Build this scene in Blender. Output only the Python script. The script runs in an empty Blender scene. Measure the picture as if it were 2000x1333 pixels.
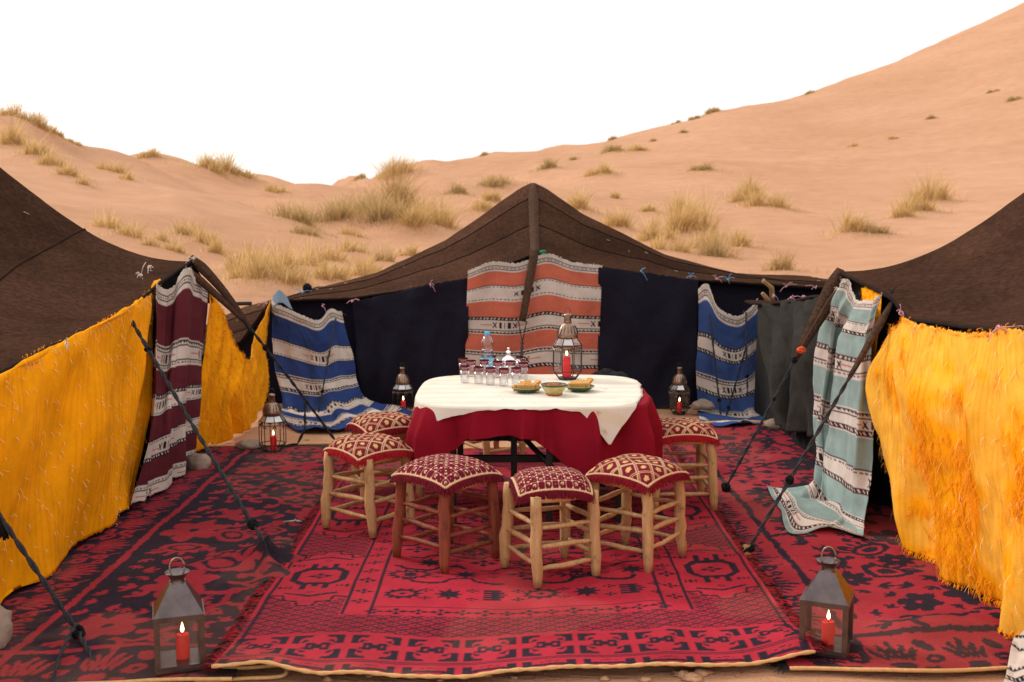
import bpy, math, random
import numpy as np
from math import sin, cos, pi, radians, atan, sqrt, hypot
rng = np.random.default_rng(7)
random.seed(7)
# ------------------------------------------------------------------ camera, sky, sun, exposure
SC = bpy.context.scene
F, H = 2170.0, 1.525                       # focal length in photo pixels, eye height in metres
PITCH = atan(233.5 / F)
cam = bpy.data.cameras.new('camera')
cam.sensor_width = 36.0; cam.sensor_fit = 'HORIZONTAL'; cam.lens = 36.0 * F / 2000.0
cam.clip_start = 0.05; cam.clip_end = 2000.0
camo = bpy.data.objects.new('camera', cam); SC.collection.objects.link(camo)
camo.location = (0, 0, H); camo.rotation_euler = (pi / 2 - PITCH, 0, 0)
SC.camera = camo
cam.dof.use_dof = True; cam.dof.focus_distance = 5.2; cam.dof.aperture_fstop = 4.5
SUN_EL, SUN_AZ = radians(36), radians(-62)     # sun behind the dunes, up to one side; azimuth from +Y towards +X
w = bpy.data.worlds.new('World'); SC.world = w; w.use_nodes = True
nt = w.node_tree
for n in list(nt.nodes): nt.nodes.remove(n)
sky = nt.nodes.new('ShaderNodeTexSky'); sky.sky_type = 'NISHITA'; sky.sun_disc = False
sky.sun_elevation = SUN_EL; sky.sun_rotation = SUN_AZ; sky.air_density = 1.0; sky.dust_density = 4.0; sky.ozone_density = 1.0
hs = nt.nodes.new('ShaderNodeHueSaturation'); hs.inputs['Saturation'].default_value = 0.30
ovc = nt.nodes.new('ShaderNodeMixRGB'); ovc.inputs[0].default_value = 0.72          # thin even overcast veil
ovc.inputs[2].default_value = (12.2, 11.6, 11.0, 1)
bg = nt.nodes.new('ShaderNodeBackground'); bg.inputs['Strength'].default_value = 0.10
wo = nt.nodes.new('ShaderNodeOutputWorld')
nt.links.new(sky.outputs[0], hs.inputs['Color']); nt.links.new(hs.outputs[0], ovc.inputs[1])
nt.links.new(ovc.outputs[0], bg.inputs[0]); nt.links.new(bg.outputs[0], wo.inputs[0])
sl = bpy.data.lights.new('sun', 'SUN'); sl.energy = 1.5; sl.angle = radians(12); sl.color = (1.0, 0.93, 0.84)
so = bpy.data.objects.new('sun', sl); SC.collection.objects.link(so)
sd = np.array([sin(SUN_AZ) * cos(SUN_EL), cos(SUN_AZ) * cos(SUN_EL), sin(SUN_EL)])
from mathutils import Vector
so.rotation_euler = Vector(-sd).to_track_quat('-Z', 'Y').to_euler()
so.location = (0, 0, 30)
vs = SC.view_settings
SC.display_settings.display_device = 'sRGB'
vs.view_transform = 'Standard'; vs.look = 'None'; vs.exposure = 0.33; vs.gamma = 1.0; vs.use_curve_mapping = False
SC.render.film_transparent = False
SC.cycles.max_bounces = 8; SC.cycles.transparent_max_bounces = 24
SC.cycles.use_denoising = True

# ------------------------------------------------------------------ pixels to places
_c, _s = cos(PITCH), sin(PITCH)
def ray(px, py):
    a = (px - 1000) / F; b = (666.5 - py) / F
    return np.array([a, _c + b * _s, -_s + b * _c])
O = np.array([0, 0, H])
def PZ(px, py, z=0.0): d = ray(px, py); return O + d * ((z - H) / d[2])
def PX(px, py, X): d = ray(px, py); return O + d * (X / d[0])
def PY(px, py, Y): d = ray(px, py); return O + d * (Y / d[1])

# ------------------------------------------------------------------ helpers
def lin(r, g, b):
    f = lambda c: (c / 255) / 12.92 if c / 255 <= 0.04045 else ((c / 255 + 0.055) / 1.055) ** 2.4
    return np.array([f(r), f(g), f(b)])
def link(o, parent=None):
    SC.collection.objects.link(o)
    if parent is not None: o.parent = parent
    return o
def tag(o, label=None, cat=None, group=None, kind=None):
    if label: o['label'] = label
    if cat: o['category'] = cat
    if group: o['group'] = group
    if kind: o['kind'] = kind
    return o
def mesh_obj(name, verts, faces, mat, parent=None, smooth=True, colors=None):
    me = bpy.data.meshes.new(name)
    V = np.asarray(verts, dtype=np.float32).reshape(-1, 3)
    if isinstance(faces, np.ndarray):
        k = faces.shape[1]; n = len(faces)
        me.vertices.add(len(V)); me.vertices.foreach_set('co', V.ravel())
        me.loops.add(n * k); me.loops.foreach_set('vertex_index', faces.astype(np.int32).ravel())
        me.polygons.add(n); me.polygons.foreach_set('loop_start', np.arange(0, n * k, k, dtype=np.int32))
        me.polygons.foreach_set('loop_total', np.full(n, k, dtype=np.int32))
        me.update(calc_edges=True)
    else:
        me.from_pydata([tuple(v) for v in V.tolist()], [], [tuple(int(i) for i in f) for f in faces]); me.update()
    me.validate(clean_customdata=False)
    if smooth is True: me.polygons.foreach_set('use_smooth', np.ones(len(me.polygons), dtype=bool))
    if colors is not None:
        ca = me.color_attributes.new('Col', 'FLOAT_COLOR', 'POINT')
        C = np.ones((len(V), 4), dtype=np.float32); C[:, :3] = np.asarray(colors).reshape(-1, 3)
        ca.data.foreach_set('color', C.ravel())
    me.materials.append(mat)
    return link(bpy.data.objects.new(name, me), parent)
def empty(name, loc=(0, 0, 0), rz=0.0):
    o = bpy.data.objects.new(name, None); o.location = loc; o.rotation_euler = (0, 0, rz)
    o.empty_display_size = 0.05
    return link(o)
def copy_tree(o, parent=None):
    c = o.copy(); SC.collection.objects.link(c); c.parent = parent
    for ch in list(o.children): copy_tree(ch, c)
    return c
class MB:
    def __init__(s): s.v = []; s.f = []
    def add(s, vs_, fs_):
        b = len(s.v); s.v += [tuple(map(float, q)) for q in vs_]; s.f += [tuple(int(i) + b for i in f_) for f_ in fs_]; return s
    def box(s, x0, x1, y0, y1, z0, z1):
        return s.add([(x0,y0,z0),(x1,y0,z0),(x1,y1,z0),(x0,y1,z0),(x0,y0,z1),(x1,y0,z1),(x1,y1,z1),(x0,y1,z1)],
                     [(0,3,2,1),(4,5,6,7),(0,1,5,4),(1,2,6,5),(2,3,7,6),(3,0,4,7)])
    def tube(s, pts, r, n=8, caps=True):
        pts = np.asarray(pts, float); m = len(pts)
        r = np.full(m, r) if np.isscalar(r) else np.asarray(r, float)
        T = np.gradient(pts, axis=0); T /= np.linalg.norm(T, axis=1)[:, None] + 1e-12
        ref = np.array([0, 0, 1.0]) if abs(T[0][2]) < 0.9 else np.array([1.0, 0, 0])
        base = len(s.v)
        for i in range(m):
            a = np.cross(T[i], ref); a /= np.linalg.norm(a) + 1e-12; b = np.cross(T[i], a)
            ref = np.cross(a, T[i])
            for k in range(n):
                q = 2 * pi * k / n
                s.v.append(tuple(pts[i] + r[i] * (cos(q) * a + sin(q) * b)))
        for i in range(m - 1):
            for k in range(n):
                k2 = (k + 1) % n
                s.f.append((base + i*n + k, base + i*n + k2, base + (i+1)*n + k2, base + (i+1)*n + k))
        if caps:
            s.f.append(tuple(base + k for k in range(n - 1, -1, -1))); s.f.append(tuple(base + (m-1)*n + k for k in range(n)))
        return s
    def lathe(s, prof, n=24, c=(0, 0, 0), cap=True, rot=0.0):
        base = len(s.v); m = len(prof)
        for (r, z) in prof:
            for k in range(n):
                q = 2 * pi * k / n + rot
                s.v.append((c[0] + r * cos(q), c[1] + r * sin(q), c[2] + z))
        for i in range(m - 1):
            for k in range(n):
                k2 = (k + 1) % n
                s.f.append((base + i*n + k, base + i*n + k2, base + (i+1)*n + k2, base + (i+1)*n + k))
        if cap:
            s.f.append(tuple(base + k for k in range(n - 1, -1, -1))); s.f.append(tuple(base + (m-1)*n + k for k in range(n)))
        return s
    def obj(s, name, mat, parent=None, smooth=True):
        return mesh_obj(name, s.v, s.f, mat, parent, smooth)
def rope_mb(path, r, twist=40.0, n=6):
    """two strands laid round each other"""
    path = np.asarray(path, float)
    seg = np.linalg.norm(np.diff(path, axis=0), axis=1); L = np.concatenate([[0], np.cumsum(seg)])
    N = max(8, int(L[-1] / 0.02)); t = np.linspace(0, L[-1], N)
    P = np.stack([np.interp(t, L, path[:, k]) for k in range(3)], 1)
    T = np.gradient(P, axis=0); T /= np.linalg.norm(T, axis=1)[:, None] + 1e-12
    ref = np.array([0.13, 0.21, 1.0])
    A = np.cross(T, ref); A /= np.linalg.norm(A, axis=1)[:, None] + 1e-12; B = np.cross(T, A)
    m = MB()
    for k in (0, 1):
        q = t * twist + k * pi
        m.tube(P + 0.55 * r * (np.cos(q)[:, None] * A + np.sin(q)[:, None] * B), 0.62 * r, 5)
    return m
def sag(a, b, s=0.0, n=14):
    t = np.linspace(0, 1, n)[:, None]; P = (1 - t) * np.asarray(a) + t * np.asarray(b)
    P[:, 2] -= (4 * s * t * (1 - t))[:, 0]; return P
def knot_mb(c, r, k=5, seed=1):
    g = np.random.default_rng(seed); m = MB()
    for i in range(k):
        ax = g.normal(size=3); ax /= np.linalg.norm(ax); up = np.cross(ax, g.normal(size=3)); up /= np.linalg.norm(up); sd_ = np.cross(ax, up)
        q = np.linspace(0, 2 * pi, 14); rr = r * g.uniform(0.55, 1.0)
        m.tube([np.asarray(c) + rr * (cos(t) * up + sin(t) * sd_) for t in q], r * 0.33, 6)
    return m
# smooth value noise (numpy), for shapes
def vnoise(x, y, seed=0):
    x = np.asarray(x, float); y = np.asarray(y, float)
    xi = np.floor(x); yi = np.floor(y); xf = x - xi; yf = y - yi
    def h(a, b):
        q = np.sin(a * 127.1 + b * 311.7 + seed * 74.7) * 43758.5453; return q - np.floor(q)
    u = xf * xf * (3 - 2 * xf); v = yf * yf * (3 - 2 * yf)
    return (h(xi, yi) * (1-u) + h(xi+1, yi) * u) * (1-v) + (h(xi, yi+1) * (1-u) + h(xi+1, yi+1) * u) * v - 0.5
def fbm(x, y, seed=0, o=4):
    r = 0; a = 1.0
    for i in range(o): r = r + a * vnoise(x * 2**i, y * 2**i, seed + i); a *= 0.5
    return r
def crm(A, t):
    """Catmull-Rom along axis 0 of A at parameters t in [0, n-1]"""
    n = len(A); i = np.clip(np.floor(t).astype(int), 0, n - 2); f = (t - i).reshape(-1, *([1] * (A.ndim - 1)))
    p1 = A[i]; p2 = A[i + 1]; p0 = A[np.maximum(i - 1, 0)]; p3 = A[np.minimum(i + 2, n - 1)]
    p0 = np.where((i == 0).reshape(f.shape), 2 * p1 - p2, p0); p3 = np.where((i == n - 2).reshape(f.shape), 2 * p2 - p1, p3)
    return 0.5 * (2*p1 + (-p0 + p2)*f + (2*p0 - 5*p1 + 4*p2 - p3)*f**2 + (-p0 + 3*p1 - 3*p2 + p3)*f**3)
def grid_faces(nv, nu):
    i = np.arange(nv)[:, None] * (nu + 1) + np.arange(nu)[None, :]
    return np.stack([i, i + 1, i + nu + 2, i + nu + 1], -1).reshape(-1, 4)

# ------------------------------------------------------------------ materials
def new_mat(name):
    m = bpy.data.materials.new(name); m.use_nodes = True
    return m, m.node_tree, m.node_tree.nodes['Principled BSDF']
def noise_node(t, scale, detail=4, rough=0.6, coord='Object', vec=None):
    n = t.nodes.new('ShaderNodeTexNoise'); n.inputs['Scale'].default_value = scale
    n.inputs['Detail'].default_value = detail; n.inputs['Roughness'].default_value = rough
    if vec is None:
        c = t.nodes.new('ShaderNodeTexCoord'); vec = c.outputs[coord]
    t.links.new(vec, n.inputs['Vector']); return n
def ramp(t, fac, stops):
    r = t.nodes.new('ShaderNodeValToRGB'); e = r.color_ramp.elements
    while len(e) < len(stops): e.new(0.5)
    for k, (p, c) in enumerate(stops):
        e[k].position = p; e[k].color = (*c, 1) if len(c) == 3 else c
    t.links.new(fac, r.inputs[0]); return r
def mixmul(t, a, b, fac=1.0, mode='MULTIPLY'):
    m = t.nodes.new('ShaderNodeMixRGB'); m.blend_type = mode; m.inputs[0].default_value = fac
    t.links.new(a, m.inputs[1]); t.links.new(b, m.inputs[2]); return m.outputs[0]
def bump(t, b, height, strength, dist=0.01):
    n = t.nodes.new('ShaderNodeBump'); n.inputs['Strength'].default_value = strength; n.inputs['Distance'].default_value = dist
    t.links.new(height, n.inputs['Height']); t.links.new(n.outputs[0], b.inputs['Normal']); return n
def plain(name, rgb, rough=0.6, metal=0.0, var=0.25, scale=30.0, bmp=0.0, spec=0.5):
    """a solid base colour with grain and wear from noise"""
    m, t, b = new_mat(name); rgb = np.asarray(rgb, float)
    n = noise_node(t, scale, 6)
    r = ramp(t, n.outputs[0], [(0.25, tuple(np.clip(rgb * (1 - var), 0, 1))), (0.75, tuple(np.clip(rgb * (1 + var), 0, 1)))])
    t.links.new(r.outputs[0], b.inputs['Base Color'])
    b.inputs['Roughness'].default_value = rough; b.inputs['Metallic'].default_value = metal
    b.inputs['Specular IOR Level'].default_value = spec
    if bmp: bump(t, b, n.outputs[0], bmp, 0.005)
    return m
def woven(name, scale=260.0, var=0.22, rough=0.95, bmp=0.35, sheen=0.0, blotch=0.20):
    """colour comes with the cloth (attribute Col), the yarn grain from noise"""
    m, t, b = new_mat(name)
    a = t.nodes.new('ShaderNodeAttribute'); a.attribute_name = 'Col'
    n = noise_node(t, scale, 3, 0.7); n2 = noise_node(t, 6.0, 5, 0.6)
    r = ramp(t, n.outputs[0], [(0.2, (1 - var,) * 3), (0.8, (1 + var,) * 3)])
    r2 = ramp(t, n2.outputs[0], [(0.25, (1 - blotch,) * 3), (0.75, (1 + blotch,) * 3)])
    c = mixmul(t, mixmul(t, a.outputs['Color'], r.outputs[0]), r2.outputs[0])
    t.links.new(c, b.inputs['Base Color']); b.inputs['Roughness'].default_value = rough
    b.inputs['Specular IOR Level'].default_value = 0.06
    b.inputs['Sheen Weight'].default_value = sheen; b.inputs['Sheen Roughness'].default_value = 0.6
    bump(t, b, n.outputs[0], bmp, 0.004)
    return m
M = {}
M['woven'] = woven('woven_cloth')
M['rug'] = woven('rug_pile', 170.0, 0.26, 1.0, 0.5, 0.0, 0.16)
M['thin'] = woven('plain_cotton', 400.0, 0.12, 0.9, 0.2, 0.0, 0.09)
M['navy'] = plain('navy_cotton', lin(31, 29, 40), 0.95, 0, 0.25, 60, 0.15, 0.05)
M['greycloth'] = plain('charcoal_cotton', lin(52, 50, 47), 0.95, 0, 0.22, 60, 0.15, 0.05)
M['bluegrey'] = plain('blue_grey_cotton', lin(118, 136, 152), 0.9, 0, 0.15, 200, 0.1, 0.2)
M['black'] = plain('black_cotton', lin(24, 24, 26), 0.95, 0, 0.25, 200, 0.1, 0.2)
def tent_wool():
    m, t, b = new_mat('goat_hair_wool')
    c = t.nodes.new('ShaderNodeTexCoord'); mp = t.nodes.new('ShaderNodeMapping'); mp.inputs['Scale'].default_value = (30, 260, 60)
    t.links.new(c.outputs['Object'], mp.inputs[0])
    n = noise_node(t, 1.0, 5, 0.75, vec=mp.outputs[0]); n2 = noise_node(t, 2.2, 6, 0.65); n3 = noise_node(t, 330.0, 2, 0.6)
    r = ramp(t, n.outputs[0], [(0.25, (0.036, 0.0190, 0.0135)), (0.78, (0.095, 0.049, 0.034))])
    r2 = ramp(t, n2.outputs[0], [(0.3, (0.70, 0.70, 0.72)), (0.72, (1.30, 1.25, 1.18))])
    r3 = ramp(t, n3.outputs[0], [(0.80, (1, 1, 1)), (0.86, (3.2, 3.2, 3.2))])
    at = t.nodes.new('ShaderNodeAttribute'); at.attribute_name = 'Col'
    n5 = noise_node(t, 34.0, 4, 0.7); r5 = ramp(t, n5.outputs[0], [(0.3, (0.66,) * 3), (0.7, (1.34,) * 3)]); r3b = r3; r3 = t.nodes.new('ShaderNodeMixRGB'); r3.blend_type = 'MULTIPLY'; r3.inputs[0].default_value = 1.0; t.links.new(r3b.outputs[0], r3.inputs[1]); t.links.new(r5.outputs[0], r3.inputs[2])
    t.links.new(mixmul(t, mixmul(t, mixmul(t, r.outputs[0], r2.outputs[0]), r3.outputs[0]), at.outputs['Color']), b.inputs['Base Color'])
    b.inputs['Roughness'].default_value = 1.0; b.inputs['Specular IOR Level'].default_value = 0.0
    bump(t, b, n.outputs[0], 0.8, 0.012); return m
M['wool'] = tent_wool()
M['seam'] = plain('dark_wool_seam', (0.018, 0.011, 0.009), 1.0, 0, 0.3, 90, 0.3, 0.1)
M['strap'] = plain('woven_goat_hair_strap', (0.074, 0.040, 0.027), 1.0, 0, 0.6, 70, 0.8, 0.1)
M['rope'] = plain('dark_rope', (0.035, 0.036, 0.042), 0.9, 0, 0.5, 120, 0.4, 0.2)
M['blackyarn'] = plain('black_yarn', (0.012, 0.012, 0.014), 0.95, 0, 0.4, 120, 0.4, 0.1)
M['pinkstring'] = plain('faded_pink_string', lin(214, 160, 172), 0.9, 0, 0.2, 90)
M['bluestring'] = plain('blue_string', lin(110, 170, 205), 0.8, 0, 0.2, 90)
M['whiteyarn'] = plain('white_yarn', lin(216, 206, 192), 0.95, 0, 0.15, 150, 0.2)
M['orangeyarn'] = plain('orange_yarn', lin(214, 84, 36), 0.9, 0, 0.2, 90)
M['yellowyarn'] = plain('yellow_yarn', (0.83, 0.36, 0.018), 0.9, 0, 0.25, 60, 0, 0.2)
M['deepyarn'] = plain('orange_yellow_yarn', (0.88, 0.27, 0.004), 0.9, 0, 0.22, 60, 0, 0.2)
M['paleyarn'] = plain('pale_thread', (0.80, 0.56, 0.26), 0.9, 0, 0.2, 60, 0, 0.2)
M['redyarn'] = plain('red_wool_fringe', (0.30, 0.008, 0.016), 0.95, 0, 0.35, 150, 0.3, 0.15)
M['maroonyarn'] = plain('maroon_wool_fringe', (0.13, 0.006, 0.015), 0.95, 0, 0.35, 150, 0.3, 0.15)
M['darkredyarn'] = plain('dark_red_wool_fringe', (0.19, 0.007, 0.015), 0.95, 0, 0.35, 150, 0.3, 0.1)
M['braid'] = plain('beige_braid', lin(206, 170, 132), 0.9, 0, 0.3, 220, 0.4, 0.2)
M['binding'] = plain('sandy_rug_binding', lin(208, 164, 112), 0.95, 0, 0.18, 60, 0.3, 0.1)
M['stone'] = plain('dusty_stone', lin(150, 130, 116), 0.95, 0, 0.35, 14, 0.8, 0.2)
M['pebble'] = plain('sandy_pebble', lin(178, 138, 108), 0.95, 0, 0.35, 40, 0.6, 0.2)
M['stick'] = plain('bare_stick', lin(150, 118, 78), 0.85, 0, 0.35, 40, 0.6, 0.2)
def wood(name, a, b_):
    m, t, b = new_mat(name)
    c = t.nodes.new('ShaderNodeTexCoord'); mp = t.nodes.new('ShaderNodeMapping'); mp.inputs['Scale'].default_value = (60, 60, 7)
    t.links.new(c.outputs['Object'], mp.inputs[0]); n = noise_node(t, 1.0, 5, 0.7, vec=mp.outputs[0]); n2 = noise_node(t, 22, 4, 0.7)
    r = ramp(t, n.outputs[0], [(0.28, a), (0.72, b_)])
    r2 = ramp(t, n2.outputs[0], [(0.30, (0.55, 0.5, 0.45)), (0.42, (1, 1, 1)), (0.8, (1.12, 1.1, 1.06))])
    t.links.new(mixmul(t, r.outputs[0], r2.outputs[0]), b.inputs['Base Color']); b.inputs['Roughness'].default_value = 0.72
    bump(t, b, n.outputs[0], 0.35, 0.004); return m
M['wood'] = wood('peeled_pale_wood', (0.36, 0.19, 0.075), (0.60, 0.37, 0.175))
M['redwood'] = wood('red_stained_wood', (0.13, 0.022, 0.010), (0.30, 0.066, 0.024))
M['iron'] = plain('blackened_iron', (0.06, 0.045, 0.04), 0.42, 0.85, 0.4, 40, 0.15)
M['darkmetal'] = plain('burnished_dark_metal', (0.13, 0.105, 0.105), 0.30, 0.9, 0.35, 18, 0.08)
M['copper'] = plain('tarnished_copper_tin', (0.30, 0.20, 0.15), 0.35, 0.9, 0.5, 22, 0.15)
M['tin'] = plain('grey_tin', (0.55, 0.53, 0.53), 0.35, 0.85, 0.2, 20, 0.1)
M['silver'] = plain('polished_silver', (0.86, 0.87, 0.89), 0.14, 1.0, 0.06, 20, 0.05)
M['tablemetal'] = plain('black_table_steel', (0.012, 0.012, 0.014), 0.5, 0.2, 0.3, 30)
M['wax'] = plain('red_candle_wax', (0.80, 0.020, 0.022), 0.45, 0, 0.08, 12)
M['wick'] = plain('burnt_wick', (0.02, 0.015, 0.012), 0.9)
M['biscuit'] = plain('baked_biscuit', lin(206, 156, 92), 0.9, 0, 0.22, 90, 0.5, 0.2)
M['greenglaze'] = plain('green_glazed_pottery', (0.028, 0.075, 0.022), 0.22, 0, 0.5, 40, 0.1)
M['yellowglaze'] = plain('yellow_green_glazed_pottery', (0.46, 0.38, 0.14), 0.25, 0, 0.3, 40, 0.1)
M['nuts'] = plain('mixed_nuts_skin', lin(172, 104, 66), 0.7, 0, 0.5, 60, 0.2)
M['cap'] = plain('blue_bottle_cap', lin(70, 170, 220), 0.4, 0, 0.08)
M['greenrag'] = plain('green_rag', lin(44, 110, 70), 0.9, 0, 0.25, 60, 0.2)
def glassy(name, tint=(1, 1, 1), gloss=0.10):
    m, t, b = new_mat(name); t.nodes.remove(b)
    tr = t.nodes.new('ShaderNodeBsdfTransparent'); tr.inputs[0].default_value = (*tint, 1)
    gl = t.nodes.new('ShaderNodeBsdfGlossy'); gl.inputs['Roughness'].default_value = 0.04
    fr = t.nodes.new('ShaderNodeLayerWeight'); fr.inputs[0].default_value = 0.35
    ad = t.nodes.new('ShaderNodeMath'); ad.operation = 'MULTIPLY_ADD'; ad.inputs[1].default_value = 0.55; ad.inputs[2].default_value = gloss
    mx = t.nodes.new('ShaderNodeMixShader'); t.links.new(fr.outputs['Facing'], ad.inputs[0]); t.links.new(ad.outputs[0], mx.inputs[0])
    t.links.new(tr.outputs[0], mx.inputs[1]); t.links.new(gl.outputs[0], mx.inputs[2])
    t.links.new(mx.outputs[0], t.nodes['Material Output'].inputs['Surface']); return m
M['glass'] = glassy('clear_glass', (0.96, 0.96, 0.97), 0.06)
M['pane'] = glassy('lantern_pane', (0.965, 0.96, 0.965), 0.02)
M['pet'] = glassy('clear_plastic', (0.93, 0.95, 0.97), 0.06)
M['rim'] = glassy('maroon_tinted_glass', (0.80, 0.48, 0.52), 0.08)
def label_mat():
    m, t, b = new_mat('pale_blue_label')
    c = t.nodes.new('ShaderNodeTexCoord'); sp = t.nodes.new('ShaderNodeSeparateXYZ'); t.links.new(c.outputs['Object'], sp.inputs[0])
    n = noise_node(t, 60, 2)
    r = ramp(t, n.outputs[0], [(0.47, lin(120, 196, 236)), (0.53, lin(222, 240, 250))])
    r2 = ramp(t, n.outputs[0], [(0.0, lin(120, 196, 236)), (1.0, lin(150, 212, 244))])
    g = t.nodes.new('ShaderNodeMath'); g.operation = 'COMPARE'; g.inputs[1].default_value = 0.062; g.inputs[2].default_value = 0.012
    t.links.new(sp.outputs['Z'], g.inputs[0])
    mx = t.nodes.new('ShaderNodeMixRGB'); t.links.new(g.outputs[0], mx.inputs[0]); t.links.new(r2.outputs[0], mx.inputs[1]); t.links.new(r.outputs[0], mx.inputs[2])
    t.links.new(mx.outputs[0], b.inputs['Base Color']); b.inputs['Roughness'].default_value = 0.35; return m
M['label'] = label_mat()
def flame_mat():
    m, t, b = new_mat('candle_flame'); t.nodes.remove(b)
    c = t.nodes.new('ShaderNodeTexCoord'); sp = t.nodes.new('ShaderNodeSeparateXYZ'); t.links.new(c.outputs['Generated'], sp.inputs[0])
    r = ramp(t, sp.outputs['Z'], [(0.0, (1.0, 0.30, 0.05)), (0.35, (1.0, 0.80, 0.45)), (1.0, (1.0, 0.62, 0.18))])
    e = t.nodes.new('ShaderNodeEmission'); e.inputs['Strength'].default_value = 6.0
    t.links.new(r.outputs[0], e.inputs[0]); t.links.new(e.outputs[0], t.nodes['Material Output'].inputs['Surface']); return m
M['flame'] = flame_mat()
def sand_mat():
    m, t, b = new_mat('dune_sand')
    c = t.nodes.new('ShaderNodeTexCoord'); P = c.outputs['Object']
    n1 = noise_node(t, 0.11, 5, 0.55, vec=P); n2 = noise_node(t, 1.3, 6, 0.6, vec=P); n3 = noise_node(t, 90, 3, 0.7, vec=P); n4 = noise_node(t, 26.0, 2, 0.5, vec=P)
    r1 = ramp(t, n1.outputs[0], [(0.3, (0.50, 0.268, 0.155)), (0.7, (0.575, 0.325, 0.200))])
    r2 = ramp(t, n2.outputs[0], [(0.3, (0.90, 0.89, 0.88)), (0.7, (1.06, 1.06, 1.06))])
    r3 = ramp(t, n3.outputs[0], [(0.3, (0.86,) * 3), (0.7, (1.10,) * 3)])
    r4 = ramp(t, n4.outputs[0], [(0.23, (0.42, 0.38, 0.36)), (0.29, (1, 1, 1))])
    col = mixmul(t, mixmul(t, mixmul(t, r1.outputs[0], r2.outputs[0]), r3.outputs[0]), r4.outputs[0])
    t.links.new(col, b.inputs['Base Color']); b.inputs['Roughness'].default_value = 1.0; b.inputs['Specular IOR Level'].default_value = 0.05
    mp = t.nodes.new('ShaderNodeMapping'); mp.inputs['Scale'].default_value = (0.5, 1.6, 0.5); mp.inputs['Rotation'].default_value = (0, 0, 0.35); t.links.new(P, mp.inputs[0])
    wv = noise_node(t, 3.0, 5, 0.6, vec=mp.outputs[0])
    ad = t.nodes.new('ShaderNodeMath'); ad.operation = 'MULTIPLY_ADD'; ad.inputs[1].default_value = 0.12
    t.links.new(n3.outputs[0], ad.inputs[0]); t.links.new(wv.outputs[0], ad.inputs[2])
    bump(t, b, ad.outputs[0], 0.8, 0.09); return m
M['sand'] = sand_mat()
def grass_mat():
    m, t, b = new_mat('dry_grass')
    a = t.nodes.new('ShaderNodeAttribute'); a.attribute_name = 'Col'
    t.links.new(a.outputs['Color'], b.inputs['Base Color']); b.inputs['Roughness'].default_value = 0.85; b.inputs['Specular IOR Level'].default_value = 0.15
    tl = t.nodes.new('ShaderNodeBsdfTranslucent'); t.links.new(a.outputs['Color'], tl.inputs[0])
    mx = t.nodes.new('ShaderNodeMixShader'); mx.inputs[0].default_value = 0.5
    t.links.new(b.outputs[0], mx.inputs[1]); t.links.new(tl.outputs[0], mx.inputs[2]); t.links.new(mx.outputs[0], t.nodes['Material Output'].inputs['Surface']); return m
M['grass'] = grass_mat()

# ------------------------------------------------------------------ the terrain: one sheet of sand, flat at the camp, dunes behind
COLS = {  # column (photo px): (distance, row it shows at)
 -500: [(13, 470), (18, 370), (26, 290), (36, 190)],
 -150: [(13, 480), (18, 400), (27, 310), (37, 212)],
 0:    [(13, 500), (18, 400), (24, 330), (30, 280), (38, 219)],
 100:  [(13, 515), (18, 430), (25, 360), (32, 310), (39, 255)],
 200:  [(13, 530), (18, 455), (26, 385), (35, 335), (44, 297)],
 330:  [(13, 540), (18, 475), (26, 410), (36, 350), (47, 303)],
 450:  [(14, 548), (19, 495), (27, 425), (37, 370), (49, 324)],
 540:  [(14, 552), (20, 500), (29, 425), (40, 375), (56, 338)],
 700:  [(14, 556), (20, 508), (28, 450), (40, 382), (52, 352), (64, 332)],
 860:  [(14, 560), (20, 510), (28, 456), (40, 392), (55, 350), (76, 330)],
 1050: [(14, 562), (20, 516), (30, 445), (40, 395), (55, 345), (75, 305), (88, 286)],
 1200: [(14, 566), (20, 530), (28, 468), (38, 408), (52, 350), (72, 303), (94, 264)],
 1400: [(15, 566), (20, 540), (28, 475), (38, 412), (55, 337), (75, 275), (102, 205)],
 1600: [(15, 568), (20, 540), (28, 482), (38, 420), (55, 345), (80, 255), (114, 158)],
 1800: [(15, 568), (21, 520), (29, 460), (40, 400), (60, 305), (90, 190), (124, 77)],
 2000: [(15, 566), (21, 510), (29, 440), (40, 378), (60, 280), (90, 140), (134, -24)],
 2500: [(15, 550), (21, 480), (29, 390), (40, 300), (60, 160), (90, -20), (140, -240)],
}
_cu = np.array(sorted(COLS)); TY = np.concatenate([np.linspace(10.6, 60, 140), np.linspace(61, 260, 160)])
_tab = []
for cpx in _cu:
    pts = COLS[cpx]; Ys = [10.6] + [q[0] for q in pts]; Zs = [0.0] + [PY(cpx, q[1], q[0])[2] for q in pts]
    Ye, Ze = Ys[-1], Zs[-1]
    sl_ = (Zs[-1] - Zs[-2]) / (Ys[-1] - Ys[-2])
    Ys += [Ye * 1.035, Ye * 1.12, Ye * 1.4, 300]; Zs += [Ze + 0.006 * Ye * sl_, Ze - 0.022 * Ye, Ze - 0.11 * Ye, Ze - 0.20 * Ye]
    z = np.interp(TY, Ys, Zs)
    for _ in range(2): z = np.convolve(np.pad(z, 3, 'edge'), np.ones(7) / 7, 'valid')
    _tab.append(z)
_tab = np.array(_tab)
_fu = np.linspace(_cu[0], _cu[-1], 301)
_ft = np.stack([np.interp(_fu, _cu, _tab[:, k]) for k in range(len(TY))], 1)
for _ in range(3): _ft = np.stack([np.convolve(np.pad(_ft[:, k], 5, 'edge'), np.ones(11) / 11, 'valid') for k in range(_ft.shape[1])], 1)
BUMPS = []
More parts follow.
